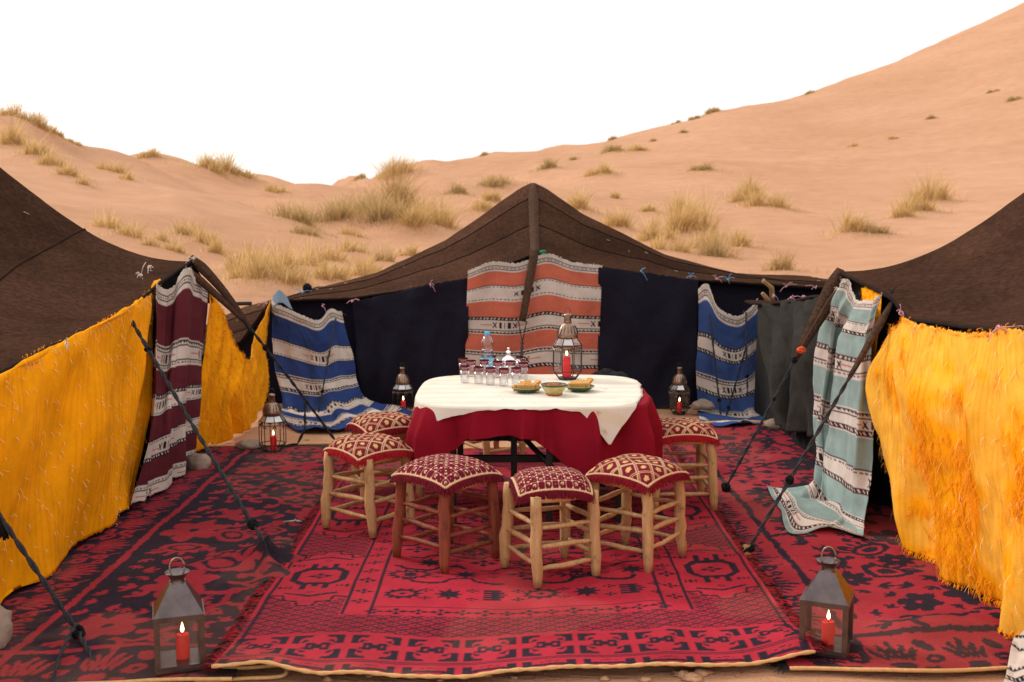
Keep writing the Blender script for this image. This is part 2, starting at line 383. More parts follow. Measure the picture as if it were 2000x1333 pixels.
def zt(X, Y, bumps=True):
    X = np.asarray(X, float); Y = np.asarray(Y, float)
    px = np.clip(1000 + F * X / np.maximum(Y, 5.0), _cu[0], _cu[-1])
    iu = np.clip((px - _fu[0]) / (_fu[1] - _fu[0]), 0, 299.999); iy = np.clip(np.interp(Y, TY, np.arange(len(TY))), 0, len(TY) - 1.001)
    a = iu.astype(int); b = iy.astype(int); fa = iu - a; fb = iy - b
    z = (_ft[a, b]*(1-fa)*(1-fb) + _ft[a+1, b]*fa*(1-fb) + _ft[a, b+1]*(1-fa)*fb + _ft[a+1, b+1]*fa*fb)
    z = np.where(Y < 10.6, 0.0, z)
    k = np.clip((Y - 13) / 12, 0, 1)
    lf = np.clip((1250 - px) / 500, 0, 1)
    z = z + k * (0.95 * lf + 0.16) * fbm(X * 0.16 + 0.10 * Y, Y * 0.085, 3, 3) * np.clip(Y / 30, 0.5, 1.5)
    z = z + k * 0.10 * fbm(X * 0.5, Y * 0.3, 9, 3)
    rd = 1 - np.abs(2.6 * fbm(X * 0.11 + 0.07 * Y, Y * 0.055 - 0.03 * X, 21, 2)); z = z + k * (0.75 * lf + 0.05) * (np.clip(rd, -0.4, 1) - 0.55) * np.clip(Y / 34, 0.4, 1.3)
    z = z + k * 0.032 * np.sin((X * 0.5 + Y * 1.1) * 4.2 + 3.5 * fbm(X * 0.25, Y * 0.25, 14, 3)) * np.clip(fbm(X * 0.12, Y * 0.10, 17, 2) + 0.25, 0, 1)
    z = z + np.where(Y < 12, 0.012 * fbm(X * 3, Y * 3, 5, 3) - 0.006, 0.0) * np.clip((Y - 7.2) * 3, 0, 1)
    if bumps:
        for (bx, by, ba, br) in BUMPS: z = z + ba * np.exp(-((X - bx)**2 + (Y - by)**2) / (br * br))
    return z
def hit_terrain(px, py):
    d = ray(px, py); Y = np.linspace(11, 150, 2800); t = Y / d[1]
    below = (H + d[2] * t) <= zt(d[0] * t, Y, False)
    i = int(np.argmax(below)) if below.any() else None
    return None if i is None else (d[0] * t[i], Y[i])
TUFTS = [  # base px, row, width px, height px, colour (0 straw, 1 olive, 2 brown), where
 (30,232,70,30,0,'c'),(75,247,60,30,0,'c'),(112,264,40,16,0,'c'),(146,283,30,12,0,'c'),
 (25,292,60,52,0,'l'),(65,312,62,50,0,'l'),(100,331,56,42,0,'l'),(135,350,50,36,0,'l'),(166,366,40,22,0,'l'),
 (222,342,60,32,0,'l'),(252,356,46,24,0,'l'),(295,310,72,20,0,'c'),(400,338,80,34,0,'h'),(442,348,74,40,0,'h'),(474,354,50,24,0,'h'),(540,380,54,20,0,'h'),
 (212,455,70,48,0,'n'),(250,472,74,46,0,'n'),(290,490,60,40,0,'n'),(365,468,60,38,0,'n'),(398,486,62,48,0,'n'),(425,505,50,46,0,'n'),
 (480,572,92,86,0,'t'),(530,584,112,104,0,'t'),(577,588,84,70,0,'t'),(622,572,74,62,0,'t'),(662,566,80,64,0,'t'),(702,552,80,62,0,'t'),(752,520,62,46,1,'t'),(500,530,70,60,0,'t'),(556,540,80,66,0,'t'),(606,532,70,56,0,'t'),(650,520,60,50,0,'t'),(690,500,60,40,0,'t'),(724,540,60,44,0,'t'),(800,505,50,30,0,'t'),(455,540,60,54,0,'t'),(340,500,50,34,0,'n'),(320,480,44,26,0,'n'),
 (580,442,90,46,1,'b'),(640,452,120,66,1,'b'),(700,440,112,70,1,'b'),(772,418,110,76,2,'b'),(752,452,100,58,1,'b'),(835,452,112,58,0,'b'),(800,458,92,46,0,'b'),(595,462,70,22,1,'b'),(690,466,60,24,0,'b'),
 (772,347,104,40,0,'h'),(592,336,52,22,1,'h'),(702,331,30,12,1,'h'),(890,382,60,24,1,'h'),(965,367,80,28,1,'h'),(935,417,62,30,0,'h'),(960,397,52,26,0,'h'),
 (1070,333,46,20,1,'s'),(1170,344,56,24,0,'s'),(1200,302,50,22,1,'s'),(1235,300,66,16,0,'s'),(1201,388,20,20,0,'s'),(1140,418,70,42,0,'m'),(1205,452,60,48,0,'m'),(1265,418,40,24,0,'m'),
 (1285,482,80,64,0,'m'),(1335,420,62,42,0,'m'),(1350,470,108,100,0,'m'),(1378,498,80,60,0,'m'),(1305,502,92,56,0,'m'),(1400,512,92,42,1,'m'),(1445,492,80,42,0,'m'),
 (1465,388,62,40,0,'m'),(1500,412,92,44,0,'m'),(1448,400,46,34,0,'m'),(1375,337,56,24,1,'s'),(1533,538,84,50,2,'r'),(1652,468,72,56,0,'r'),(1700,466,84,28,1,'r'),
 (1792,424,74,58,0,'r'),(1815,404,80,58,0,'r'),(1762,432,50,36,0,'r'),(1195,264,22,9,1,'s'),(1390,213,40,12,1,'s'),(1355,224,22,12,1,'s'),(1320,236,22,8,1,'s'),(946,304,20,9,1,'s'),
 (1580,166,20,8,1,'s'),(1940,180,22,9,1,'s'),(1980,196,26,14,1,'s'),(1820,232,20,8,2,'s'),(1335,260,16,9,2,'s'),(1275,277,16,9,2,'s'),(1120,313,16,10,1,'s'),(1670,286,26,10,0,'s'),(1745,272,16,10,0,'s'),
]
PLACED = []
for (px, py, wp, hp, col, where) in TUFTS:
    h = hit_terrain(px, py) or hit_terrain(px, py + 5) or hit_terrain(px, py + 10) or hit_terrain(px, py + 18)
    if h is None: continue
    s_ = F / h[1]; PLACED.append((h[0], h[1], wp / s_, hp / s_, col, where))
    if wp > 34: BUMPS.append((h[0], h[1] - 0.1, min(0.30, 0.22 * hp / s_), 0.55 * wp / s_ + 0.15))
U = np.linspace(-1.3, 1.3, 521)
Yg = np.concatenate([[-60, -20, -5, 0], np.linspace(2, 10, 130), np.geomspace(10.1, 60, 330), np.geomspace(60.5, 300, 150)])
UU, YY = np.meshgrid(U, Yg); XX = UU * np.maximum(YY, 9.0) * np.where(YY < 2, 4, 1)
ZZ = zt(XX, YY)
ground = mesh_obj('sand_ground', np.stack([XX, YY, ZZ], -1), grid_faces(len(Yg) - 1, len(U) - 1), M['sand'])
ground['kind'] = 'structure'

# ------------------------------------------------------------------ dry grass tufts on the dunes
STRAW = [(0.66, 0.45, 0.19), (0.52, 0.34, 0.14), (0.76, 0.56, 0.28)]
OLIVE = [(0.54, 0.37, 0.165), (0.38, 0.265, 0.125), (0.64, 0.46, 0.22)]
BROWN = [(0.50, 0.32, 0.14), (0.36, 0.23, 0.105), (0.62, 0.43, 0.20)]
WHERE = {'c': ('straw grass tuft on the crest of the steep dune beyond the maroon cloth', 'grass on the steep dune crest'),
 'l': ('straw grass clump in the slanting row down the steep dune face', 'grass down the steep dune face'),
 'h': ('grass tuft on the low hummocky dunes under the skyline dip', 'grass on the hummocky dunes'),
 'n': ('straw grass clump just behind the roof of the maroon cloth tent', 'grass behind the maroon cloth tent roof'),
 't': ('golden grass clump growing where two tent roofs meet', 'golden grass behind the tents'),
 'b': ('greyish brown bush clump of the large sprawling thicket on the sand', 'sprawling thicket on the sand'),
 's': ('small distant grass tuft on the smooth slope of the biggest dune', 'small tufts on the biggest dune'),
 'm': ('straw grass tuft behind the peaked tent below the biggest dune', 'tufts at the foot of the biggest dune'),
 'r': ('grass tuft on bare sand above the dip between two roofs', 'tufts above the roof dip')}
ORD = ['', 'second ', 'third ', 'fourth ', 'fifth ', 'sixth ', 'seventh ', 'eighth ', 'ninth ', 'tenth ', 'eleventh ', 'twelfth ', 'thirteenth ', 'fourteenth ', 'fifteenth ', 'sixteenth ', 'seventeenth ', 'eighteenth ', 'nineteenth ', 'twentieth '] + ['smaller '] * 30
for k, (x, y, wd, hg, col, where) in enumerate(PLACED):
    rank = sum(1 for q in PLACED if q[5] == where and (q[2], q[0]) > (wd, x))
    g = np.random.default_rng(100 + k)
    pal = np.array([STRAW, OLIVE, BROWN][col])
    wd *= 1.12; n = int(np.clip(120 + 560 * wd, 80, 1000)); bw = 0.0012 + 0.00016 * y
    rad = wd * 0.40; f0 = np.abs(g.normal(0, 0.50, n)); q0 = g.random(n) * 2 * pi
    nst = g.integers(4, 9); sc_ = g.random((nst, 2)) * 2 - 1; own = g.integers(0, nst, n)          # blades rise from several stools of one clump
    bx = x + rad * (0.50 * f0 * np.cos(q0) + 0.75 * sc_[own, 0]); by = y + rad * 0.7 * (0.55 * f0 * np.sin(q0) + 0.5 * sc_[own, 1]); bz = zt(bx, by) - 0.02
    hs_ = g.uniform(0.45, 1.2, nst)[own] * (1.1 - 0.45 * np.abs(sc_[own, 0])); wind = g.normal(0.10, 0.07); a = g.uniform(0, 2 * pi, n); out = np.clip(f0 * 0.6 + g.uniform(0, 0.7, n), 0, 1.5)
    L = hg * (0.30 + 0.95 * g.random(n)**1.7) * hs_ * (1.35 if where == 'b' else 1.05); out = out * (1.5 if where == 'b' else 1.15)
    litter = g.random(n) < 0.30; L = np.where(litter, L * 0.4, L); bx = np.where(litter, x + 0.62 * wd * g.normal(0, 0.55, n), bx); by = np.where(litter, y + 0.5 * wd * g.normal(0, 0.55, n), by); bz = zt(bx, by) - 0.02
    dx = np.cos(q0) * out * 0.75 + 0.25 * np.cos(a) + wind; dy = np.sin(q0) * out * 0.75 + 0.25 * np.sin(a)
    nm = np.hypot(dx, dy) + 1e-6; fl = g.random(n) < 0.6; sx = np.where(fl, 1.0, -dy / nm) * bw; sy = np.where(fl, 0.2, dx / nm) * bw
    c = pal[g.integers(0, 3, n)] * g.uniform(0.78, 1.18, n)[:, None]
    V = np.empty((n, 7, 3)); C = np.empty((n, 7, 3))
    for k_, (f_, w_) in enumerate(((0, 1.0), (0.38, 0.9), (0.72, 0.6))):
        zz = L * (f_ - 0.26 * out * f_ * f_); rr = L * (0.35 * f_ + 0.5 * f_ * f_)
        V[:, 2*k_] = np.stack([bx + dx*rr - sx*w_, by + dy*rr - sy*w_, bz + zz], -1); V[:, 2*k_ + 1] = np.stack([bx + dx*rr + sx*w_, by + dy*rr + sy*w_, bz + zz], -1); C[:, 2*k_] = C[:, 2*k_ + 1] = c
    V[:, 6] = np.stack([bx + dx*L*0.85, by + dy*L*0.85, bz + L * (1 - 0.30 * out)], -1); C[:, 6] = c * 1.08
    i0 = np.arange(n) * 7; Fc = np.concatenate([np.stack([i0, i0+1, i0+3, i0+2], -1), np.stack([i0+2, i0+3, i0+5, i0+4], -1)]).tolist() + np.stack([i0+4, i0+5, i0+6], -1).tolist()
    V = V.reshape(-1, 3); C = C.reshape(-1, 3)
    V = np.array(V); org = np.array([x, y, float(zt(x, y))])
    o = empty('grass_tuft', tuple(org)); bl = mesh_obj('blades', V - org, Fc, M['grass'], o, colors=np.array(C)); bl['kind'] = 'stuff'
    tag(o, ORD[rank] + 'widest ' + WHERE[where][0], 'grass tuft', WHERE[where][1])

# ------------------------------------------------------------------ lie of the rugs
K2 = PZ(517, 1062, 0.11)
def wrinkle(X, Y):
    return 0.016 * fbm(X * 1.8, Y * 1.8, 41, 3) + 0.010 * np.clip(1 - np.abs(5 * fbm(X * 1.1 + 3, Y * 1.5, 43, 2)), 0, 1) + 0.0035 * np.sin(X * 9 + 3 * fbm(X, Y, 42, 2)) * np.sin(Y * 5 + 1) + 0.012
def yf0(X): return 3.545 + 0.135 * np.clip((X + 0.1) / 1.14, 0, 1)**1.6 + 0.008 * np.sin(X * 7.3) + 0.010 * np.sin(X * 3.1 + 1)
def z0(X, Y):
    z = 0.022 + wrinkle(X, Y)
    e = np.clip(1 - (Y - yf0(X)) / 0.35, 0, 1)
    z = z + e * e * (0.018 * np.clip(np.sin(X * 6.1 + 0.7), 0, 1) + 0.008 * np.clip(np.sin(X * 13 + 2), 0, 1))
    z = z + 0.032 * np.exp(-((X - 1.02)**2 + (Y - 3.80)**2) / 0.016) + 0.020 * np.exp(-((X + 0.83)**2) / 0.008) * e * e
    z = z + 0.010 * np.exp(-((Y - 4.55 - 0.05 * np.sin(X * 4))**2) / 0.004) * (0.5 + 0.5 * np.sin(X * 3 + 1))
    return z
def zLr(X, Y):
    z = 0.008 + wrinkle(X, Y)
    d = np.hypot(X - K2[0], (Y - K2[1]) * 0.9); an = np.arctan2(Y - K2[1], X - K2[0])
    z = z + 0.088 * np.exp(-(d / 0.055)**1.25) * (1 + 0.25 * np.sin(an * 4 + 1)) + 0.034 * np.exp(-(d / 0.26)**2) * (0.55 + 0.45 * np.sin(an * 5 + 0.6))
    return z + 0.020 * np.exp(-((Y - 4.75 - 0.5 * (X + 1.3))**2) / 0.004) * np.exp(-((X + 1.25)**2) / 0.06)
def zRr(X, Y):
    z = 0.008 + wrinkle(X, Y) + 0.004
    k = np.clip((X - 1.12) / 0.3, 0, 1)
    z = z + k * (0.050 * np.clip(fbm(X * 2.3, Y * 2.0, 51, 2) + 0.15, 0, 1) + 0.035 * np.exp(-((Y - 3.95 - 0.2 * (X - 1.5))**2) / 0.01) + 0.025 * np.exp(-((Y - 7.45)**2) / 0.02))
    return z
def floor_arr(X, Y):
    z = np.where(X > 1.03, zRr(X, Y), np.where(X < -0.985, zLr(X, Y), z0(X, Y)))
    return np.where((Y > 7.4) & (X < 1.0) | (Y > 8.0), 0.0, z)
def floor_z(x, y): return float(floor_arr(np.array(float(x)), np.array(float(y))))

# ------------------------------------------------------------------ cloth sheets
def folds(W, seed, n=5, amp=0.03, wl=0.42, slant=1.2):
    g = np.random.default_rng(seed); ks = g.uniform(0.7, 2.4, n) * 2 * pi / wl; ph = g.uniform(0, 2 * pi, n); sw = g.uniform(-slant, slant, n) * 2; am = g.uniform(0.4, 1.0, n); am /= am.sum()
    def f(U_, V_):
        d = 0
        for k in range(n): d = d + am[k] * np.sin(ks[k] * U_ + ph[k] + sw[k] * V_ * 2)
        return amp * (d * (0.35 + 0.65 * np.clip(V_ * 1.6, 0, 1)) + 0.75 * fbm(U_ * 3.2, V_ * 2.6, seed, 4))
    return f
class Sheet:
    """a hanging cloth: control rows (top to bottom) of 3-D points, folds along the normal, colours by metres across and down"""
    def __init__(s, rows, cell=0.008, fold=None, W=None, L=None, ragged=0.006, seed=1):
        A = np.array(rows, float); R, Cn = A.shape[:2]
        s.W = W or np.linalg.norm(np.diff(A, axis=1), axis=2).sum(1).mean(); s.L = L or np.linalg.norm(np.diff(A, axis=0), axis=2).sum(0).mean()
        nu, nv = max(8, int(s.W / cell)), max(8, int(s.L / cell))
        P = crm(A, np.linspace(0, R - 1, nv + 1)); P = crm(P.transpose(1, 0, 2), np.linspace(0, Cn - 1, nu + 1)).transpose(1, 0, 2)
        s.U, s.V = np.meshgrid(np.linspace(0, s.W, nu + 1), np.linspace(0, s.L, nv + 1))
        Nn = np.cross(np.gradient(P, axis=1), np.gradient(P, axis=0)); Nn /= np.linalg.norm(Nn, axis=2)[..., None] + 1e-9
        Nn *= np.where((Nn * (O - P)).sum(2) < 0, -1, 1)[..., None]      # the side that faces the courtyard
        if fold is not None: P = P + Nn * fold(s.U, s.V)[..., None]
        g = np.random.default_rng(seed)
        P[0, :, 2] += g.uniform(-ragged, ragged, nu + 1); P[-1, :, 2] += g.uniform(-ragged, ragged, nu + 1)
        P[..., 2] = np.maximum(P[..., 2], floor_arr(P[..., 0], P[..., 1]) + 0.016 + 0.010 * np.sin(P[..., 0] * 17 + P[..., 1] * 11))
        s.P, s.N, s.nu, s.nv = P, Nn, nu, nv
    def build(s, name, mat, col=None, parent=None):
        c = None
        if col is not None: c = col(s.U, s.V) if callable(col) else np.broadcast_to(np.asarray(col), s.P.shape)
        o = mesh_obj(name, s.P.copy(), grid_faces(s.nv, s.nu), mat, parent, colors=c)
        sm = o.modifiers.new('thickness', 'SOLIDIFY'); sm.thickness = 0.003; sm.offset = 0
        return o
def threads(name, sheet, n, mat, parent, length=(0.02, 0.05), width=0.0016, where=None, seed=3, hang=1.0, out=0.004, curl=0.6):
    """loose yarn ends: thin curled ribbons standing off a cloth"""
    g = np.random.default_rng(seed); V = []; Fc = []
    made = 0; tries = 0
    while made < n and tries < n * 30:
        tries += 1
        i = g.integers(0, sheet.nv + 1); j = g.integers(0, sheet.nu + 1)
        if where is not None and g.random() > where(sheet.U[i, j] / sheet.W, sheet.V[i, j] / sheet.L): continue
        made += 1
        p = sheet.P[i, j] + sheet.N[i, j] * out; tu = sheet.P[i, min(j+1, sheet.nu)] - sheet.P[i, max(j-1, 0)]; tu = tu / (np.linalg.norm(tu) + 1e-9)
        L = g.uniform(*length); a = g.normal(0, curl); dv = np.array([0, 0, -1.0]) * hang * cos(a) + tu * sin(a); bend = tu * g.normal(0, curl) * L * 0.5
        b0 = len(V)
        for q in (0, 0.34, 0.67, 1.0):
            c = p + dv * L * q + bend * q * q + sheet.N[i, j] * (0.010 * sin(q * pi))
            c[2] = max(c[2], 0.03)
            wv = tu * width * (1 - 0.4 * q); V += [c - wv, c + wv]
        for q in range(3): Fc.append((b0 + 2*q, b0 + 2*q + 1, b0 + 2*q + 3, b0 + 2*q + 2))
    if not V: return None
    o = mesh_obj(name, V, np.array(Fc), mat, parent); o['kind'] = 'stuff'; return o
def edge_where(side, band=0.02):
    return {'top': lambda u, v: 1.0 if v < band else 0.0, 'bottom': lambda u, v: 1.0 if v > 1 - band else 0.0, 'left': lambda u, v: 1.0 if u < band else 0.0, 'right': lambda u, v: 1.0 if u > 1 - band else 0.0}[side]
WHITE = lin(206, 192, 182) * 0.90; INK = lin(38, 32, 40)
def striped(base, period, first, white=WHITE, ink=INK, wfrac=0.5, seed=1, motif=lin(52, 30, 34), thread=lin(176, 96, 88)):
    """bands of the base colour and of natural wool edged with twisted dark lines; small block motifs down the middle of the wool bands"""
    g = np.random.default_rng(seed); starts = g.uniform(0.05, 0.35, 40); gaps = g.uniform(0.45, 0.7, 40)
    def col(U_, V_):
        C = np.empty(U_.shape + (3,)); C[:] = base * (1 + 0.10 * fbm(U_ * 3, V_ * 40, seed, 2))[..., None]
        ph = (V_ - first) / period; band = np.floor(ph).astype(int); f = ph - band
        inw = (f < wfrac) & (V_ >= first); C[inw] = white
        hem = V_ < min(first * 0.42, 0.085)
        C[hem] = white
        d = np.minimum(f, wfrac - f) * period                      # metres from the band's edge
        tw = (np.sin(U_ * 2 * pi / 0.032 + d * 200) > -0.35)
        li = inw & (((d > 0.004) & (d < 0.0095)) | ((d > 0.026) & (d < 0.031)) | ((d >= 0.012) & (d < 0.0215) & tw))
        hv = V_ / 0.085
        lh = hem & (((V_ > 0.030) & (V_ < 0.036)) | ((V_ > 0.043) & (V_ < 0.055) & (np.sin(U_ * 2 * pi / 0.032) > -0.35)) | ((V_ > 0.062) & (V_ < 0.068)))
        C[li] = ink; C[lh] = ink
        mid = (f - wfrac / 2) * period; hb = 0.17 * wfrac * period
        bi = np.clip(band, 0, 39); u0 = starts[bi]
        x = np.mod(U_ - u0, 0.62 + 0.3 * gaps[bi]) ; xx = x - 0.14
        ln = inw & (np.abs(mid) < 0.0028) & ((x < 0.10) | ((x > 0.30) & (x < 0.40))); C[ln] = thread
        blk = inw & (np.abs(mid) < hb) & (((xx > 0.02) & (xx < 0.045)) | ((xx > 0.065) & (xx < 0.075)) | ((xx > 0.095) & (xx < 0.12)))
        gx = np.abs(np.abs(xx - 0.07) - 0.085); ex = inw & (np.abs(mid) < hb) & (gx < 0.018) & (np.abs(gx - np.abs(mid) * 0.8) < 0.006)
        C[blk | ex] = motif
        return C
    return col

# ------------------------------------------------------------------ three tents of goat-hair cloth
def interp1(xs, ys):
    xs, ys = np.array(xs, float), np.array(ys, float)
    return lambda t: np.interp(t, xs, ys)
def make_tent(name, frame, s0, s1, eave, ridge, T, expo, label, seams, depth=1.0, wallmat='black', inset=0.06):
    """frame(s, t, z) -> world; s runs along the eave, t goes in from it; the roof cloth is slung from a peak"""
    root = empty(name, tuple(frame(0, T, 0.0))); org = np.array(root.location)
    tag(root, label, 'tent')
    ss = np.linspace(s0, s1, 150); tt = np.linspace(-0.03, 2 * T * depth, 90)
    S_, T_ = np.meshgrid(ss, tt)
    def zroof(S_, T_):
        x = np.clip(T_ / T, -0.05, 2.0); up = np.where(x < 1, np.sign(x) * np.abs(x)**expo, np.clip(2 - x, 0, 1)**expo)
        z = eave(S_) + (ridge(S_) - eave(S_)) * up
        return z - 0.02 * np.abs(np.sin(S_ * 3.2)) * np.clip(1 - np.abs(x - 0.5) * 2, 0, 1) + 0.022 * fbm(S_ * 1.8, T_ * 2.2, 11, 4)
    def tone(S_, T_):
        x = T_ / T; e = [0] + list(seams) + [9]; r = 0
        for k in range(len(e) - 1): r = np.where((x >= e[k]) & (x < e[k + 1]), [1.0, 0.82, 1.15, 0.9, 1.0][k], r)
        r = np.where(x < 0, 0.9, r)
        return r * (1 + 0.30 * fbm(S_ * 0.9, T_ * 1.6, 5, 4)) + 0.25 * np.clip(fbm(S_ * 1.7, T_ * 1.3, 8, 3), 0, 1)
    Z_ = zroof(S_, T_); P = frame(S_, T_, Z_)
    roof = mesh_obj('roof', (P - org).astype(np.float32), grid_faces(len(tt) - 1, len(ss) - 1), M['wool'], root, colors=np.repeat(tone(S_, T_)[..., None], 3, -1) * np.array([1.02, 1.0, 0.96]))
    sm = roof.modifiers.new('thickness', 'SOLIDIFY'); sm.thickness = 0.012; sm.offset = -1
    for tv in seams:
        q = np.full(200, tv * T); sq = np.linspace(s0, s1, 200)
        p = frame(sq, q, zroof(sq, q) + 0.003) - org
        MB().tube(p, 0.0045, 5).obj('roof_seam', M['seam'], roof)
    q = np.linspace(s0, s1, 200); p = frame(q, np.full(200, -0.03), zroof(q, np.full(200, -0.03))) - org
    MB().tube(p, 0.010 + 0.002 * np.sin(np.arange(200) * 1.7), 6).obj('eave_rope', M['seam'], roof)
    g = np.random.default_rng(int(abs(s0) * 100)); fl_ = MB()
    for k in range(18):
        a_, b_ = g.uniform(s0 + 0.1, s1 - 0.1), g.uniform(0.05, 1.0) * T; d_ = g.normal(0, 1, 2); d_ = d_ / np.hypot(*d_) * g.uniform(0.006, 0.018)
        q_ = [frame(a_ + e * d_[0], b_ + e * d_[1], float(zroof(np.array(a_ + e * d_[0]), np.array(b_ + e * d_[1]))) + 0.006) for e in (-1, 0, 1)]
        fl_.tube(np.array(q_).reshape(3, 3) - org, 0.0014, 4)
    fo_ = fl_.obj('straw_bits', M['whiteyarn'], root); fo_['kind'] = 'stuff'
    # dark cloth walls from the roof edge to the sand, all the way round
    t0, t1 = inset, tt[-1] - 0.02; a0, a1 = s0 + 0.04, s1 - 0.04
    loop = [(x, t0) for x in np.linspace(a0, a1, 90)] + [(a1, x) for x in np.linspace(t0, t1, 30)[1:]] + [(x, t1) for x in np.linspace(a1, a0, 40)[1:]] + [(a0, x) for x in np.linspace(t1, t0, 30)[1:]]
    sL = np.array([q[0] for q in loop]); tL = np.array([q[1] for q in loop]); zt_ = zroof(sL, tL) - 0.012
    rowsW = []
    for k in range(13):
        f_ = k / 12; rowsW.append(frame(sL, tL + 0.02 * np.sin(sL * 9 + tL * 7) * f_, zt_ * (1 - f_) + 0.0 * f_) - org)
    W_ = np.stack(rowsW, 0)
    mesh_obj('wall', W_, grid_faces(12, len(loop) - 1), M[wallmat], root)
    return root, org, zroof
def strap_mb(path, w0, w1, face, thick=0.012):
    """a flat woven band along a path, tapering, its width lying across 'face'"""
    path = np.asarray(path, float); n = len(path); T = np.gradient(path, axis=0); T /= np.linalg.norm(T, axis=1)[:, None]
    A = np.cross(T, face); A /= np.linalg.norm(A, axis=1)[:, None]; B = np.cross(A, T)
    m = MB(); wv = np.linspace(w0, w1, n) * np.clip(0.45 + np.arange(n) * 0.28, 0, 1)
    V = []
    for i in range(n):
        for (a, b) in ((-1, -1), (1, -1), (1, 1), (-1, 1)): V.append(path[i] + A[i] * a * wv[i] / 2 + B[i] * b * thick / 2)
    Fc = []
    for i in range(n - 1):
        for k in range(4): Fc.append((i*4 + k, i*4 + (k+1) % 4, (i+1)*4 + (k+1) % 4, (i+1)*4 + k))
    Fc += [(3, 2, 1, 0), tuple((n-1)*4 + k for k in range(4))]
    return m.add(V, Fc)
def add_guy(root, org, path, r=0.009, knots=(), name='guy_rope'):
    o = rope_mb(np.asarray(path) - org, r).obj(name, M['rope'], root)
    for k, (f_, kr) in enumerate(knots):
        L = np.linspace(0, 1, len(path)); c = np.array([np.interp(f_, L, np.asarray(path)[:, a]) for a in range(3)]) - org
        knot_mb(c, kr * 0.8, 6, 5 + k + int(1000 * abs(c[0]))).obj('knot', M['blackyarn'], o)
    return o
def frame_left(s, t, z): s, t, z = np.broadcast_arrays(np.asarray(s, float), np.asarray(t, float), np.asarray(z, float)); return np.stack([-2.03 - t, 6.95 + s, z], -1)
def frame_right(s, t, z): s, t, z = np.broadcast_arrays(np.asarray(s, float), np.asarray(t, float), np.asarray(z, float)); return np.stack([1.86 + t, 6.20 + s, z], -1)
def frame_back(s, t, z): s, t, z = np.broadcast_arrays(np.asarray(s, float), np.asarray(t, float), np.asarray(z, float)); return np.stack([0.19 + s, 9.20 + t, z], -1)
eL = interp1([-3.8, -2.65, -1.25, -0.68, 0, 0.25, 0.45], [0.86, 0.93, 1.05, 1.17, 1.28, 1.12, 0.98])
rL = interp1([-3.8, -2.6, -1.4, -0.6, 0, 0.45], [1.02, 1.30, 1.72, 2.06, 2.22, 1.95])
tentL, oL, zL = make_tent('tent', frame_left, -3.8, 0.45, eL, rL, 1.5, 1.75, 'low brown goat-hair tent hung with maroon striped and plain yellow cloths', (0.42, 0.85, 1.3))
eR = interp1([-3.4, -2.3, -1.9, -1.1, -0.85, 0, 0.3, 1.75, 2.5], [1.10, 1.13, 1.10, 1.075, 1.16, 1.24, 1.08, 0.94, 0.9])
rR = interp1([-3.4, -2.4, -1.3, -0.6, 0, 0.5, 1.2, 2.5], [1.10, 1.40, 1.76, 2.02, 2.14, 1.95, 1.45, 1.0])
tentR, oR, zR = make_tent('tent', frame_right, -3.4, 2.5, eR, rR, 1.5, 1.75, 'low brown goat-hair tent hung with teal striped and shaggy yellow cloths', (0.48, 0.9, 1.3))
eB = interp1([-3.3, -2.45, -2.18, -1.5, -0.55, 0, 0.55, 1.35, 2.35, 2.8], [0.22, 0.52, 0.86, 0.89, 1.06, 1.27, 1.14, 1.045, 0.99, 0.97])
def rB(s):
    s = np.asarray(s, float)
    return np.interp(s, [-3.3, -2.65, -2.1, -1.42, -0.8, -0.3, -0.12, 0, 0.12, 0.3, 0.45, 1.22, 1.93, 2.8], [0.45, 0.74, 0.885, 1.07, 1.36, 1.70, 1.82, 1.875, 1.82, 1.70, 1.59, 1.22, 1.04, 0.98])
tentB, oB, zB = make_tent('tent', frame_back, -3.3, 2.8, eB, rB, 1.0, 1.15, 'brown goat-hair tent with one sharp peak above an orange striped cloth', (0.46, 0.80), wallmat='navy')
# straps and guy ropes (they belong to their tents)
def strap_part(root, org, path, w0, w1, face, name='strap'):
    return strap_mb(np.asarray(path) - org, w0, w1, np.asarray(face, float)).obj(name, M['strap'], root)
A = np.array([-2.0, 6.93, 1.305]); Cg = PZ(660, 868, 0.0)
P1 = sag(A, Cg, -0.03, 30)
strap_part(tentL, oL, np.vstack([P1[:12] + np.array([0, 0, 0.03]) * np.sin(np.linspace(0, pi, 12))[:, None]]), 0.075, 0.03, (0.3, -1, 0.45))
st = strap_part(tentL, oL, np.vstack([P1[:11] + np.array([0, -0.03, -0.05]) * np.linspace(1.6, 0, 11)[:, None]]), 0.055, 0.025, (0.5, -1, 0.2))
add_guy(tentL, oL, P1[9:], 0.010, ((0.25, 0.024),))
add_guy(tentL, oL, np.array([P1[22], P1[22] + [0.0, -0.02, -0.2], P1[22] + [-0.05, -0.03, -0.30], P1[22] + [-0.30, -0.04, -0.335]]), 0.009)
A2 = PX(252, 618, -1.98); K2 = PZ(517, 1062, 0.11)
add_guy(tentL, oL, np.vstack([[PX(247, 604, -2.03)], sag(A2, K2, 0.01)]), 0.010, ((0.93, 0.026), (0.22, 0.02)))
A3 = PX(-40, 950, -1.93); K3 = PZ(152, 1235, 0.04)
add_guy(tentL, oL, sag(A3, K3, 0.0), 0.010, ((0.12, 0.03),))
add_guy(tentL, oL, sag(K3, PZ(215, 1345, 0.01), 0.0, 6), 0.010, ((0.0, 0.028),)); add_guy(tentL, oL, sag(K3 + [0, 0, 0.03], PZ(98, 1345, 0.01), -0.03, 8), 0.007)
